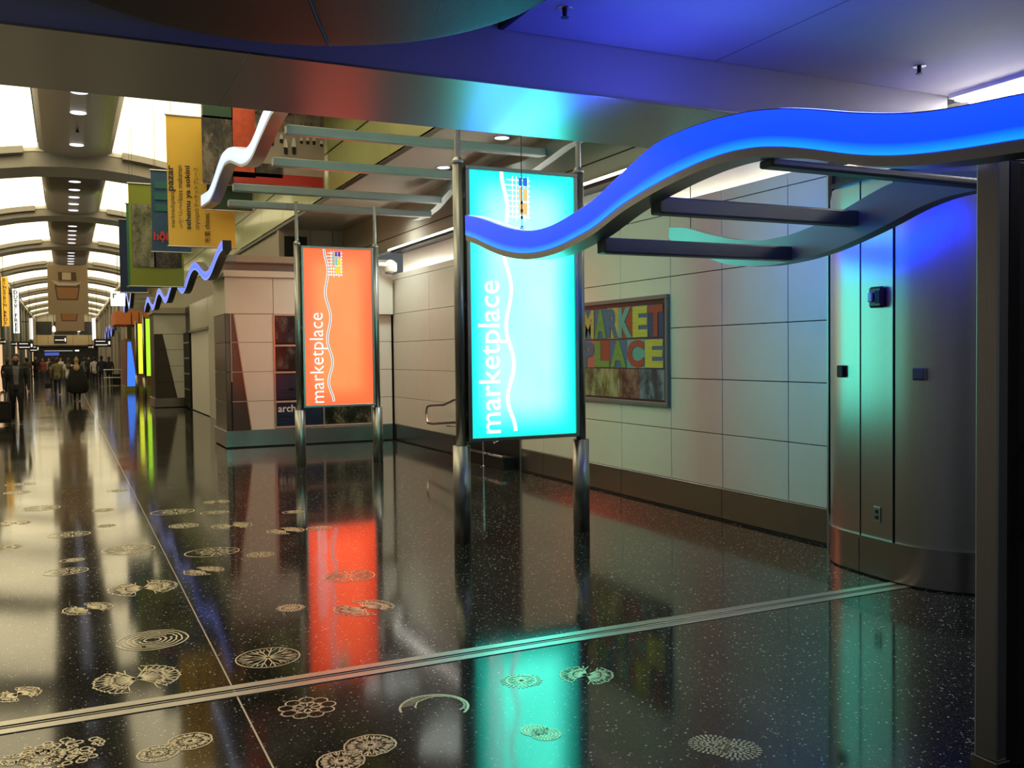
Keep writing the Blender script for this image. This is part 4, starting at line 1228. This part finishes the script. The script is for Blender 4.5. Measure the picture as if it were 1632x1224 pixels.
# ============================================================ HANGING BANNERS AND SIGNS
def banner(name, label, x0, x1, y, z0, z1, m, group='fabric banners on the right side'):
    t = thing(name, label, 'banner', ((x0 + x1) / 2, y, z0), group)
    bm = B()
    nx, nz = 8, 14
    rnd = random.Random(int(x0 * 100))
    ph = rnd.uniform(0, 6)
    fr, bk = [], []
    for k in range(nz + 1):
        for i in range(nx + 1):
            x = x0 + (x1 - x0) * i / nx; z = z0 + (z1 - z0) * k / nz
            dy = .012 * math.sin(ph + 4 * i / nx + 1.3 * k / nz)
            fr.append(bm.verts.new((x, y + dy, z))); bk.append(bm.verts.new((x, y + .004 + dy, z)))
    w = nx + 1
    for k in range(nz):
        for i in range(nx):
            bm.faces.new((fr[k * w + i], fr[k * w + i + 1], fr[(k + 1) * w + i + 1], fr[(k + 1) * w + i]))
            bm.faces.new((bk[k * w + i], bk[(k + 1) * w + i], bk[(k + 1) * w + i + 1], bk[k * w + i + 1]))
    cl = obj('cloth', bm, m, t, smooth=True)
    bm = B(); tube(bm, [(x0 - .02, y, z1), (x1 + .02, y, z1)], .018, 8); obj('top_rod', bm, M_ALU, t)
    bm = B(); tube(bm, [(x0 - .02, y, z0), (x1 + .02, y, z0)], .014, 8); obj('bottom_rod', bm, M_ALU, t)
    for x in (x0 + .08, x1 - .08):
        bm = B(); tube(bm, [(x, y, z1), (x, y, 6.06 if x > 3.05 else vz(x) + .004)], .004, 5)
        if z1 < 6.1: obj('hanging_wire', bm, M_DARK, t)
        else: bm.free()
    return t, cl
def patch(cl, x0, x1, y, z0, z1, m, name='printed_panel', lab=None):
    bm = B(); box(bm, x0, x1, y - .016, y - .014, z0, z1); o = obj(name, bm, m, cl)
    if lab: o['label'] = lab
    return o
def px_rect(x0, y0, x1, y1, Y):
    a = ray(x0, y1, 'y', Y); b_ = ray(x1, y0, 'y', Y)
    return a.x, b_.x, a.z, b_.z
M_YEL = mat('yellow_cloth', (.72, .46, .06), .7, 0, .08, 2)
M_BANB = mat('blue_cloth', (.03, .09, .20), .7, 0, .3, 3)
M_BANG = mat('green_cloth', (.22, .27, .03), .7, 0, .1, 2)
M_DGRN = mat('dark_green_cloth', (.012, .05, .025), .7)
M_REDC = mat('red_cloth', (.48, .07, .03), .7, 0, .45, 9)
M_NAVYC = mat('navy_cloth', (.015, .035, .10), .7)
M_TEALC = mat('teal_cloth', (.03, .20, .12), .7)
PH_BW = crowd_mat('crowd_print_dark', [(.012, .012, .010), (.045, .04, .035), (.17, .15, .12)], 5, .7)
PH_MKT = crowd_mat('market_print', [(.02, .02, .018), (.20, .18, .15), (.36, .33, .28)], 7, .7)
PH_CITY = crowd_mat('city_print', [(.05, .06, .03), (.17, .18, .11), (.30, .30, .20)], 6, .7)
PH_SAND = mat('sand_print', (.36, .33, .28), .7, 0, .2, 3)
# photo collage banner (nearest)
Y = 16.75
x0, x1, z0, z1 = px_rect(323, 165, 515, 292, Y); z1 = 5.99
t, cl = banner('photo_banner', 'large collage banner with crowd photographs and an orange red stripe', x0, x1, Y, z0, z1, PH_SAND)
a = px_rect(323, 188, 370, 292, Y); patch(cl, a[0], a[1], Y, a[2], a[3], PH_BW)
a = px_rect(323, 160, 370, 187, Y); patch(cl, a[0], a[1], Y, a[2], 5.985, M_DGRN)
a = px_rect(371, 160, 405, 281.5, Y); patch(cl, a[0], a[1], Y, a[2], 5.985, M_REDC)
a = px_rect(406, 160, 514.5, 205, Y); patch(cl, a[0], a[1], Y, a[2], 5.985, PH_MKT)
a = px_rect(371, 283, 514.5, 290, Y); patch(cl, a[0], a[1], Y, a[2], a[3], mat('crimson_cloth', (.40, .03, .02), .7))
a = px_rect(406, 263, 450, 281.5, Y); patch(cl, a[0], a[1], Y, a[2], a[3], PH_BW)
# little printed shoppers on the collage
for q, (px_, h) in enumerate(((455, 24), (468, 26), (448, 14), (480, 10), (490, 12), (500, 14), (433, 16), (424, 14), (512, 10))):
    by = 246 if h > 20 else 226 + q
    a = px_rect(px_ - 3 - h / 12, by - h, px_ + 3 + h / 12, by, Y)
    hw = (a[1] - a[0]) / 2; cx = (a[0] + a[1]) / 2; H_ = a[3] - a[2]
    bm = B(); prism(bm, [(cx - hw * .5, a[2]), (cx + hw * .5, a[2]), (cx + hw * .6, a[2] + H_ * .45), (cx - hw * .6, a[2] + H_ * .45)], Y - .018, Y - .016, 'y'); obj('printed_figure', bm, M_PRINTK, cl)
    bm = B(); prism(bm, [(cx - hw * .7, a[2] + H_ * .4), (cx + hw * .7, a[2] + H_ * .4), (cx + hw * .5, a[2] + H_ * .8), (cx + hw * .2, a[3]), (cx - hw * .2, a[3]), (cx - hw * .5, a[2] + H_ * .8)], Y - .018, Y - .016, 'y'); obj('printed_figure', bm, M_PRINTW, cl)
Y = 16.95
x0, x1, z0, z1 = px_rect(330, 285, 402, 334, Y)
banner('dark_green_banner', 'small dark green banner hanging below the photo collage', x0, x1, Y, z0, z1, M_DGRN)
# yellow
Y = 17.3
x0, x1, z0, z1 = px_rect(269, 192, 371, 392, Y)
t, cl = banner('yellow_banner', 'yellow banner with marketplace words in many languages', x0, x1, Y, z0, z1, M_YEL)
def vtext(s, pxb, y0, y1, bold=.0, m=M_PRINTK, hpx=10):
    a = ray(pxb, y0, 'y', Y); b_ = ray(pxb, y1, 'y', Y); c = ray(pxb - hpx, y0, 'y', Y)
    g = text_bm(s, 1, .0005, bold=bold)
    if not len(g.verts): return
    fit(g, b_.z - a.z, a.x - c.x)
    place(g, front_up((a.x, Y - .018, a.z))); obj('lettering', g, m, cl)
vtext('marknadsplats', 281, 363, 307, 0, hpx=9); vtext('pazar', 280, 305, 264, .02, hpx=11)
vtext('\u0633\u0627\u062d\u0629 \u0627\u0644\u0633\u0648\u0642', 292, 364, 322, 0, hpx=8); vtext('kios makanan', 291, 320, 264, .004, hpx=8)
vtext('sehemu ya sokini', 307, 366, 265, .02, hpx=11)
vtext('\u03b1\u03b3\u03bf\u03c1\u03ac', 319, 366, 333, 0, hpx=9); vtext('\u30de\u30fc\u30b1\u30c3\u30c8\u30d7\u30ec\u30fc\u30b9', 317, 331, 268, 0, hpx=8)
vtext('\u5e02\u96c6', 336, 388, 368, 0, hpx=10); vtext('chiosc', 334, 366, 340, .01, hpx=8)
# blue
Y = 19.0
x0, x1, z0, z1 = px_rect(243, 275, 302, 401, Y)
t, cl = banner('blue_banner', 'navy blue banner with a red word behind the yellow banner', x0, x1, Y, z0, z1, M_BANB)
a = ray(245, 386, 'y', Y); b_ = ray(268, 386, 'y', Y)
g = text_bm('h\u1ed9i', 1, .0005, bold=.03); fit(g, b_.x - a.x); place(g, front((a.x, Y - .018, a.z))); obj('lettering', g, M_PRINTR, cl)
for k in range(3):
    r = px_rect(246, 290 + 18 * k, 268, 300 + 18 * k, Y); patch(cl, r[0], r[1], Y, r[2], r[3], mat('teal_print', (.02, .14, .15), .7), 'print_band')
# green
Y = 21.0
x0, x1, z0, z1 = px_rect(208, 297, 290, 456, Y)
t, cl = banner('green_banner', 'olive green banner with city photograph behind the blue banner', x0, x1, Y, z0, z1, M_BANG)
r = px_rect(212, 326, 246, 425, Y); patch(cl, r[0], r[1], Y, r[2], r[3], PH_CITY)
r = px_rect(246, 398, 289, 426, Y); patch(cl, r[0], r[1], Y, r[2], r[3], PH_BW)
Y = 22.5
x0, x1, z0, z1 = px_rect(204, 327, 252, 457, Y)
banner('teal_banner', 'narrow teal banner edge behind the olive green banner', x0, x1, Y, z0, z1, M_TEALC)
Y = 25.0
x0, x1, z0, z1 = px_rect(192, 352, 232, 466, Y)
banner('navy_banner', 'dark navy banner, farthest of the banners on the right side', x0, x1, Y, z0, z1, M_NAVYC)

# perfume posters hanging from the spine
def perfume(label, x0, x1, y, z0, z1):
    t = thing('hanging_poster', label, 'poster', ((x0 + x1) / 2, y, z0), 'perfume posters hanging over the concourse')
    w = x1 - x0; h = z1 - z0
    bm = B(); bbox(bm, x0, x1, y, y + .04, z0, z1, .006); p = obj('board', bm, mat('tan_poster', (.36, .25, .15), .5, 0, .2, 1.0), t)
    m1 = mat('amber_print', (.34, .15, .05), .4); m2 = mat('pale_print', (.62, .46, .32), .4); m3 = mat('brown_print', (.10, .05, .03), .4)
    yy = y - .006
    def q(pts, m, n, dy=0):
        bm = B(); prism(bm, [(x0 + w * a, z0 + h * b_) for a, b_ in pts], yy - dy, y, 'y'); return obj(n, bm, m, p)
    q([(.22, .28), (.74, .28), (.80, .58), (.76, .62), (.22, .62), (.17, .58)], m3, 'printed_bottle')
    q([(.25, .31), (.71, .31), (.76, .54), (.21, .54)], m1, 'printed_perfume', .003)
    q([(.08, .70), (.30, .64), (.70, .64), (.84, .66), (.70, .58), (.24, .58)], m2, 'printed_bow', .006)
    q([(.27, .68), (.72, .68), (.70, .86), (.26, .86)], m3, 'printed_cap', .004)
    q([(.36, .70), (.58, .70), (.58, .85), (.36, .85)], m2, 'printed_cap_shine', .008)
    for x in (x0 + .1, x1 - .1):
        bm = B(); tube(bm, [(x, y + .02, z1), (x, y + .02, 6.25)], .008, 6); obj('wire', bm, M_DARK, t)
perfume('tan poster of a perfume bottle hanging over the concourse, the nearer one', -.63, .95, 45, 3.6, 5.68)
perfume('smaller tan poster of a perfume bottle, the farther one hanging behind', -.5, 1.05, 62, 3.3, 5.4)

# stacked-letter blade signs on the left wall
def blade(label, px0, py0, px1, py1, Xw, word, m, ink, cat='sign'):
    a = ray(px0, py0, 'x', Xw); Y0 = a.y
    l = ray(px0, py0, 'y', Y0); r = ray(px1, py1, 'y', Y0)
    t = thing('blade_sign', label, cat, ((l.x + r.x) / 2, Y0, r.z), 'blade signs in the concourse')
    bm = B(); bbox(bm, l.x, r.x, Y0, Y0 + .12, r.z, l.z, .01); p = obj('box', bm, m, t)
    if word:
        n = len(word); h = (l.z - r.z) * .94 / n
        for i, ch in enumerate(word):
            if ch == ' ': continue
            g = text_bm(ch, 1, .002, bold=.025)
            fit(g, None, h * .82)
            ww = max(v.co.x for v in g.verts)
            place(g, front(((l.x + r.x) / 2 - ww / 2, Y0 - .01, l.z - (l.z - r.z) * .03 - h * (i + .9)))); obj('letter', g, ink, p)
    bm = B(); box(bm, -2.95, l.x, Y0 + .03, Y0 + .09, l.z - .3, l.z - .24) if l.x < 0 else box(bm, r.x, 2.9, Y0 + .03, Y0 + .09, l.z - .3, l.z - .24)
    obj('bracket', bm, M_DARK, t)
    return t
M_EIN = mat('amber_sign', (.6, .36, .05), .4, emit=(1.0, .50, .05), estr=.75)
M_DUT = mat('white_sign', (.8, .8, .8), .4, emit=(1, 1, .98), estr=.95)
blade('amber vertical sign reading EINSTEIN BROS on the left wall', 1, 441, 15, 520, -2.6, 'EINSTEIN BROS', M_EIN, M_PRINTK)
blade('white vertical sign reading DUTY FREE on the left wall', 19.5, 460, 31.5, 531, -2.6, 'DUTY FREE', M_DUT, M_PRINTK)
blade('narrow white vertical sign farthest along the left wall', 46, 507, 53, 541, -2.4, '', M_DUT, M_PRINTK)
bl = blade('narrow white vertical sign on the far right side', 146, 507, 153, 542, 2.3, '', M_DUT, M_PRINTK)
# white box sign with green letter
t = thing('box_sign', 'white box sign with a green letter beside the violet wave canopy', 'sign', (2.0, 42, 3.79))
bm = B(); bbox(bm, 1.72, 2.27, 42, 42.1, 3.80, 4.40, .01); p = obj('box', bm, M_DUT, t)
g = text_bm('r', 1, .002, bold=.02); fit(g, None, .2); place(g, front((1.80, 41.99, 4.12))); obj('letter', g, mat('green_vinyl', (.05, .25, .04), .5), p)
bm = B(); tube(bm, [(2.0, 42.05, 4.4), (2.0, 42.05, 6.1)], .012, 6); obj('wire', bm, M_DARK, t)
# overhead wayfinding signs
M_WAY = mat('wayfinding_black', (.008, .009, .012), .4)
def way(label, px0, py0, px1, py1, Y, rowsn, accent=None):
    a = ray(px0, py1, 'y', Y); b_ = ray(px1, py0, 'y', Y)
    t = thing('overhead_sign', label, 'sign', ((a.x + b_.x) / 2, Y, a.z), 'dark overhead direction signs')
    bm = B(); bbox(bm, a.x, b_.x, Y, Y + .1, a.z, b_.z, .01); p = obj('board', bm, M_WAY, t)
    w, h = b_.x - a.x, b_.z - a.z
    for i in range(rowsn):
        z = a.z + h * (i + .6) / (rowsn + .3)
        bm = B(); box(bm, a.x + w * .10, a.x + w * (.78 - .12 * (i % 2)), Y - .012, Y, z - h * .03, z + h * .045); obj('text_line', bm, M_DUT, p)
    bm = B(); box(bm, a.x + w * .84, a.x + w * .94, Y - .012, Y, a.z + h * .3, a.z + h * .7); obj('pictogram', bm, accent or M_DUT, p)
    for x in (a.x + w * .2, a.x + w * .8):
        bm = B(); tube(bm, [(x, Y + .05, b_.z), (x, Y + .05, vz(x) + .004)], .012, 5); obj('hanger', bm, M_DARK, t)
way('dark overhead direction sign near the left wall', 28, 544, 53, 557, 60, 2)
way('small dark overhead sign just behind the left direction sign', 47, 550, 62, 561, 72, 2)
way('dark overhead direction sign on the right side', 150, 540, 177, 553, 66, 2)
way('small dark gate sign between the balcony and right signs', 140, 549, 149, 557, 78, 1)
way('long dark overhead sign under the far balcony', 64, 556, 130, 562, 98, 1)
way('square dark gate sign on the far balcony front', 86, 535, 106, 548, 102, 1)
way('small square dark sign with pictogram at the left edge', 0, 540, 9, 549, 46, 1)
way('tiny square dark sign right of the edge sign on the left', 17, 544, 27, 552, 56, 1)

# ============================================================ PEOPLE AND LUGGAGE
M_SKIN = mat('skin', (.42, .24, .16), .55, 0, .1)
def loft(bm, rings, n=12):
    """closed tapered tube: rings of (centre, r_side, r_front)"""
    rr = []
    for i, (c, ra, rb) in enumerate(rings):
        c = Vector(c)
        t = (Vector(rings[min(i + 1, len(rings) - 1)][0]) - Vector(rings[max(i - 1, 0)][0])).normalized()
        a = Vector((1, 0, 0)); a = (a - t * a.dot(t))
        if a.length < .2: a = Vector((0, 1, 0)) - t * t.y
        a.normalize(); b_ = t.cross(a)
        rr.append([bm.verts.new(c + a * ra * math.cos(2 * PI * k / n) + b_ * rb * math.sin(2 * PI * k / n)) for k in range(n)])
    for q in range(len(rr) - 1):
        for k in range(n):
            bm.faces.new((rr[q][k], rr[q][(k + 1) % n], rr[q + 1][(k + 1) % n], rr[q + 1][k]))
    bm.faces.new(rr[0]); bm.faces.new(list(reversed(rr[-1])))
def person(label, loc, h, face, top, legs, hair, shoes=M_BLACK, stride=.22, arm_l=(.04, .0), arm_r=(.04, .0), hand_l=None, hand_r=None, cape=False, longhair=False, coat=.0, detail=False, build=1.0, phase=1, shirt=None):
    """face: heading angle, 0 looks towards -Y (the camera)"""
    s = h / 1.75
    vox = .011 if detail else .02
    t = thing('person', label, 'person', loc)
    t.rotation_euler = (0, 0, face)
    P_ = []   # (tag, rings)
    b = build
    # torso, neck, head
    P_.append(('top', [((0, 0, .86), .155 * b, .105 * b), ((0, 0, .95), .165 * b, .11 * b), ((0, .0, 1.08), .145 * b, .10 * b), ((0, -.01, 1.25), .175 * b, .115 * b), ((0, -.0, 1.38), .185 * b, .105 * b), ((0, .01, 1.45), .12 * b, .075 * b), ((0, .01, 1.485), .06, .06)]))
    P_.append(('skin', [((0, .01, 1.44), .055, .055), ((0, .0, 1.54), .052, .055)]))
    P_.append(('skin', [((0, -.01, 1.505), .035, .045), ((0, -.018, 1.54), .058, .075), ((0, -.012, 1.59), .070, .088), ((0, -.005, 1.65), .076, .096), ((0, .0, 1.70), .070, .088), ((0, .0, 1.735), .045, .055), ((0, 0, 1.75), .015, .018)]))
    P_.append(('skin', [((0, -.085, 1.655), .010, .012), ((0, -.108, 1.615), .016, .014), ((0, -.09, 1.60), .012, .01)]))
    for e in (-1, 1):
        P_.append(('skin', [((e * .070, .0, 1.585), .010, .016), ((e * .084, .008, 1.615), .010, .022), ((e * .080, .010, 1.645), .010, .018)]))
    # legs
    for e in (-1, 1):
        f = -stride * e * phase
        hip = (e * .085, 0, .90); knee = (e * .088, f * .55 - .03, .50); ank = (e * .088, f + (.05 if f > 0 else 0), .09 + (.03 if f > 0 else 0))
        m = lambda p, q, u: tuple(p[i] + (q[i] - p[i]) * u for i in range(3))
        P_.append(('legs', [((e * .08, 0, .96), .085 * b, .10 * b), (hip, .09 * b, .10 * b), (m(hip, knee, .5), .078 * b, .085 * b), (knee, .058, .062), (m(knee, ank, .35), .058, .065), (m(knee, ank, .8), .046, .05), (ank, .046, .055)]))
        P_.append(('shoe', [((ank[0], ank[1] + .05, ank[2] - .045), .035, .03), ((ank[0], ank[1], ank[2] - .035), .042, .042), ((ank[0], ank[1] - .08, ank[2] - .05), .044, .034), ((ank[0], ank[1] - .16, ank[2] - .062), .034, .020), ((ank[0], ank[1] - .185, ank[2] - .064), .018, .014)]))
    hands = []
    for e, (sw, out), hd in ((-1, arm_r, hand_r), (1, arm_l, hand_l)):
        sh = Vector((e * .185 * b, .0, 1.40)); 
        wr = Vector(hd) if hd else Vector((e * (.235 + out) * b, -.05 - sw, .86))
        el = (sh + wr) / 2 + Vector((e * .035, .05, -.0))
        P_.append(('top', [(tuple(sh + Vector((-e * .05, 0, .01))), .06, .06), (tuple(sh), .062, .06), (tuple((sh + el) / 2), .052, .052), (tuple(el), .045, .045), (tuple((el + wr) / 2), .042, .042), (tuple(wr), .036, .036)]))
        d = (wr - el).normalized()
        palm = wr + d * .085
        P_.append(('skin', [(tuple(wr - d * .02), .024, .026), (tuple(wr + d * .03), .022, .034), (tuple(palm), .018, .038)]))
        for k in range(4):
            y = -.03 + .02 * k; L_ = (.062, .075, .070, .055)[k]
            f0 = palm + Vector((0, y, 0)); f1 = f0 + d * L_ * .5 + Vector((-e * .008, 0, 0)); f2 = f0 + d * L_ + Vector((-e * .03, 0, .004))
            P_.append(('skin', [(tuple(f0 - d * .015), .010, .010), (tuple(f1), .009, .009), (tuple(f2), .007, .007)]))
        th = wr + d * .03 + Vector((0, -.03, 0))
        P_.append(('skin', [(tuple(th), .012, .012), (tuple(th + d * .035 + Vector((-e * .006, -.022, 0))), .010, .010), (tuple(th + d * .065 + Vector((-e * .014, -.022, 0))), .008, .008)]))
        hands.append(palm)
    if coat:
        P_.append(('top', [((0, .0, .98), .17 * b, .12 * b), ((0, 0, .86), .19 * b, .14 * b), ((0, .0, .86 - coat), .20 * b, .16 * b)]))
    bm = B()
    for _, r in P_: loft(bm, r)
    me = bpy.data.meshes.new('body'); bm.to_mesh(me); bm.free()
    ob = bpy.data.objects.new('body', me); C.objects.link(ob)
    md = ob.modifiers.new('r', 'REMESH'); md.mode = 'VOXEL'; md.voxel_size = vox; md.use_smooth_shade = True
    ms = ob.modifiers.new('s', 'SMOOTH'); ms.iterations = 2 if detail else 3; ms.factor = .5
    dg = bpy.context.evaluated_depsgraph_get()
    m2 = bpy.data.meshes.new_from_object(ob.evaluated_get(dg))
    ob.modifiers.clear(); ob.data = m2; bpy.data.meshes.remove(me)
    m2.materials.clear()
    order = ['top', 'skin', 'legs', 'shoe', 'shirt']
    for x in (top, M_SKIN, legs, shoes, shirt or top): m2.materials.append(x)
    cents = [(order.index(tg), Vector(r[i][0]).lerp(Vector(r[i + 1][0]), u), max(.02, (r[i][1] + r[i + 1][1]) / 2)) for tg, r in P_ for i in range(len(r) - 1) for u in (.0, .33, .67, 1.0)]
    ca = np.array([tuple(q[1]) for q in cents], dtype=np.float32); cr_ = np.array([q[2] for q in cents], dtype=np.float32)
    pc_ = np.empty(len(m2.polygons) * 3, dtype=np.float32); m2.polygons.foreach_get('center', pc_); pc_ = pc_.reshape(-1, 3)
    idx = np.concatenate([np.argmin(np.linalg.norm(pc_[i:i + 2000, None, :] - ca[None], axis=2) - cr_[None], axis=1) for i in range(0, len(pc_), 2000)])
    for p, ii in zip(m2.polygons, idx):
        c = p.center
        k = cents[ii][0]
        if k == 1 and c.z < 1.43 and c.z > .99: k = 0
        if k == 0 and shirt and c.y < -.04 and abs(c.x) < .055 + .05 * (c.z - 1.1) and 1.0 < c.z < 1.46: k = 4
        p.material_index = k; p.use_smooth = True
    m2.transform(Matrix.Scale(s, 4)); ob.parent = t; ob.name = 'body'
    # hair
    def part(name, bm, m, smooth=True):
        me = bpy.data.meshes.new(name); bmesh.ops.recalc_face_normals(bm, faces=bm.faces); bm.to_mesh(me); bm.free(); me.materials.append(m)
        for p in me.polygons: p.use_smooth = smooth
        me.transform(Matrix.Scale(s, 4))
        o = bpy.data.objects.new(name, me); C.objects.link(o); o.parent = t; return o
    bm = B()
    loft(bm, [((0, .012, 1.775), .02, .02), ((0, .012, 1.76), .055, .06), ((0, .014, 1.72), .080, .094), ((0, .024, 1.66), .086, .092), ((0, .038, 1.60), .078, .070), ((0, .045, 1.55), .060, .045)] + ([((0, .08, 1.45), .115, .06), ((0, .16, 1.34), .12, .05), ((0, .19, 1.24), .06, .03)] if longhair else []), 14)
    part('hair', bm, hair)
    if abs(face) < 1.0:
        for e in (-1, 1):
            bm = B(); loft(bm, [((e * .030 - .011, -.093, 1.635), .003, .003), ((e * .030, -.097, 1.635), .007, .007), ((e * .030 + .011, -.093, 1.635), .003, .003)], 8); part('eye', bm, M_BLACK)
        bm = B(); loft(bm, [((-.022, -.088, 1.572), .003, .004), ((0, -.094, 1.572), .005, .006), ((.022, -.088, 1.572), .003, .004)], 8); part('mouth', bm, mat('lips', (.25, .09, .07), .5))
    if cape:
        bm = B()
        pr = [(1.50, .075, .07), (1.44, .17, .11), (1.36, .23, .15), (1.1, .30, .20), (.8, .37, .24), (.5, .38, .25), (.42, .33, .22)]
        n = 24; rr = []
        for z, a, b2 in pr:
            rr.append([bm.verts.new((a * (1 + .05 * math.sin(5 * q)) * math.cos(2 * PI * q / n) - (.08 * (1.4 - z) if math.cos(2 * PI * q / n) > 0 else 0) * 0 + .10 * max(0, 1.3 - z) * (1 if math.cos(2 * PI * q / n) < 0 else -.1) * -1 * (1 if math.cos(2 * PI * q / n) < 0 else 0), b2 * math.sin(2 * PI * q / n) + .01, z - (.10 * math.sin(2 * PI * q / n * 1) if z < .6 else 0))) for q in range(n)])
        for q in range(len(rr) - 1):
            for k in range(n):
                bm.faces.new((rr[q][k], rr[q][(k + 1) % n], rr[q + 1][(k + 1) % n], rr[q + 1][k]))
        bm.faces.new(rr[0]); bm.faces.new(list(reversed(rr[-1])))
        part('cape', bm, M_BLKC)
    return t
def cloth(n, c): return mat('cloth_' + n, c, .85, 0, .15, 12)
M_BLKC = cloth('black', (.010, .010, .011)); CH = cloth('charcoal', (.022, .022, .025)); NVY = cloth('navy', (.012, .018, .045)); OLV = cloth('olive', (.20, .17, .09)); WHT = cloth('white', (.62, .60, .58)); GRY = cloth('grey', (.16, .16, .17)); BRN = cloth('brown', (.10, .06, .04)); REDD = cloth('dull_red', (.25, .06, .05)); JEAN = cloth('denim', (.03, .045, .09)); TANC = cloth('tan', (.36, .27, .18))
H_BLK, H_BRN, H_BLD = mat('black_hair', (.012, .009, .008), .6), mat('brown_hair', (.06, .035, .02), .6), mat('blonde_hair', (.36, .24, .11), .6)
def gp(px_, py_):
    p = ray(px_, py_, 'z', 0); return (p.x, p.y, 0)
mp = (-1.17, 27.3, 0)
person('man in dark jacket and grey shirt walking with a black suitcase', mp, 1.78, .06, CH, M_BLKC, H_BLK, stride=.16, hand_r=(-.27, -.12, .88), detail=True, build=1.12, shirt=GRY, arm_l=(.02, .01))
# the suitcase he pulls
sx, sy = -1.47, 26.90
t = thing('suitcase', 'black wheeled suitcase pulled by the man in the dark jacket', 'suitcase', (sx, sy, 0))
bm = B(); bbox(bm, sx - .19, sx + .19, sy - .11, sy + .11, .06, .60, .03, 3); obj('shell', bm, M_BLKC, t, smooth=False)
bm = B(); bbox(bm, sx - .15, sx + .15, sy - .125, sy - .108, .14, .50, .01); obj('front_pocket', bm, M_BLACK, t)
bm = B(); tube(bm, [(sx - .06, sy + .08, .58), (sx - .05, sy + .22, .80), (sx - .04, sy + .25, .82)], .011, 8); obj('pull_bar', bm, M_ALU, t)
bm = B(); tube(bm, [(sx + .08, sy + .08, .58), (sx + .09, sy + .22, .80), (sx + .08, sy + .25, .82)], .011, 8); obj('pull_bar', bm, M_ALU, t)
bm = B(); tube(bm, [(sx - .05, sy + .25, .82), (sx + .09, sy + .25, .82)], .014, 8); obj('grip', bm, M_BLACK, t)
for x in (sx - .15, sx + .15):
    for y in (sy - .07, sy + .07):
        bm = B(); tube(bm, [(x - .012, y, .03), (x + .012, y, .03)], .03, 12); obj('wheel', bm, M_BLACK, t)
person('woman with blonde hair in a wide black cape walking away', (.36, 40.2, 0), 1.66, PI, M_BLKC, M_BLKC, H_BLD, stride=.14, cape=True, longhair=True)
person('woman in olive top carrying a black handbag', (-.38, 48.5, 0), 1.70, PI, OLV, M_BLKC, H_BRN, stride=.16, hand_l=(.27, 0, .92))
t = thing('handbag', 'black handbag hanging from the hand of the woman in olive', 'handbag', (-.74, 48.5, .30))
bm = B(); bbox(bm, -.90, -.62, 48.40, 48.52, .30, .56, .05, 3); obj('bag', bm, M_BLACK, t)
bm = B(); tube(bm, [(-.86, 48.46, .54), (-.74, 48.46, .84), (-.70, 48.46, .84), (-.66, 48.46, .54)], .012, 6); obj('strap', bm, M_BLACK, t)
person('woman in white top and dark trousers next to the woman in olive', (.10, 50.5, 0), 1.66, PI, WHT, CH, H_BRN, stride=.18, longhair=True)
for lab, px_, Y_, h, f, tp_, lg, hr, st in (
    ('person in white shirt and dark trousers on the right by the direction sign', 151, 66, 1.72, PI, WHT, M_BLKC, H_BLK, .12),
    ('person in navy jacket walking on the far right', 162, 60, 1.80, PI, NVY, NVY, H_BLK, .2),
    ('person in dark coat beside the queue rail', 174, 62, 1.75, PI, CH, M_BLKC, H_BRN, .1),
    ('person in black coat in the middle of the far crowd', 122, 76, 1.84, 0, M_BLKC, M_BLKC, H_BLK, .15),
    ('person in grey jacket near the middle of the far crowd', 135, 74, 1.72, PI, GRY, CH, H_BRN, .15),
    ('person in charcoal coat on the right of the far crowd', 142, 72, 1.76, 0, CH, M_BLKC, H_BLK, .2),
    ('person in dull red jacket on the left of the far crowd', 68, 78, 1.70, 0, REDD, JEAN, H_BRN, .15),
    ('person in black on the left of the far crowd', 57, 74, 1.82, 0, M_BLKC, M_BLKC, H_BLK, .15),
    ('person in brown jacket behind the man with the suitcase', 43, 62, 1.74, PI, BRN, M_BLKC, H_BLK, .15),
    ('person in tan coat far along the concourse', 78, 88, 1.72, 0, TANC, CH, H_BRN, .2),
    ('person in white far along the concourse', 97, 84, 1.72, 0, WHT, JEAN, H_BRN, .2),
    ('person in navy far along the concourse', 110, 90, 1.74, PI, NVY, CH, H_BLK, .2),
    ('person in dark clothes at the left edge behind the man', 12, 48, 1.70, PI, M_BLKC, M_BLKC, H_BRN, .15),
    ('person in charcoal jacket left of the concourse centre far away', 84, 70, 1.76, PI, CH, M_BLKC, H_BLK, .18)):
    p = ray(px_, 590, 'y', Y_)
    person(lab, (p.x, Y_, 0), h, f, tp_, lg, hr, stride=st)
t = thing('suitcase', 'dark suitcase beside the person near the queue rail', 'suitcase', (2.95, 61.6, 0))
sx, sy = 2.72, 61.5
t.location = (sx, sy, 0); WLOC[t.name] = Vector((sx, sy, 0))
bm = B(); bbox(bm, sx - .22, sx + .22, sy - .14, sy + .14, .05, .70, .04, 3); obj('shell', bm, M_BLKC, t)
bm = B(); tube(bm, [(sx - .1, sy, .69), (sx - .1, sy, .98), (sx + .1, sy, .98), (sx + .1, sy, .69)], .012, 6); obj('handle', bm, M_ALU, t)
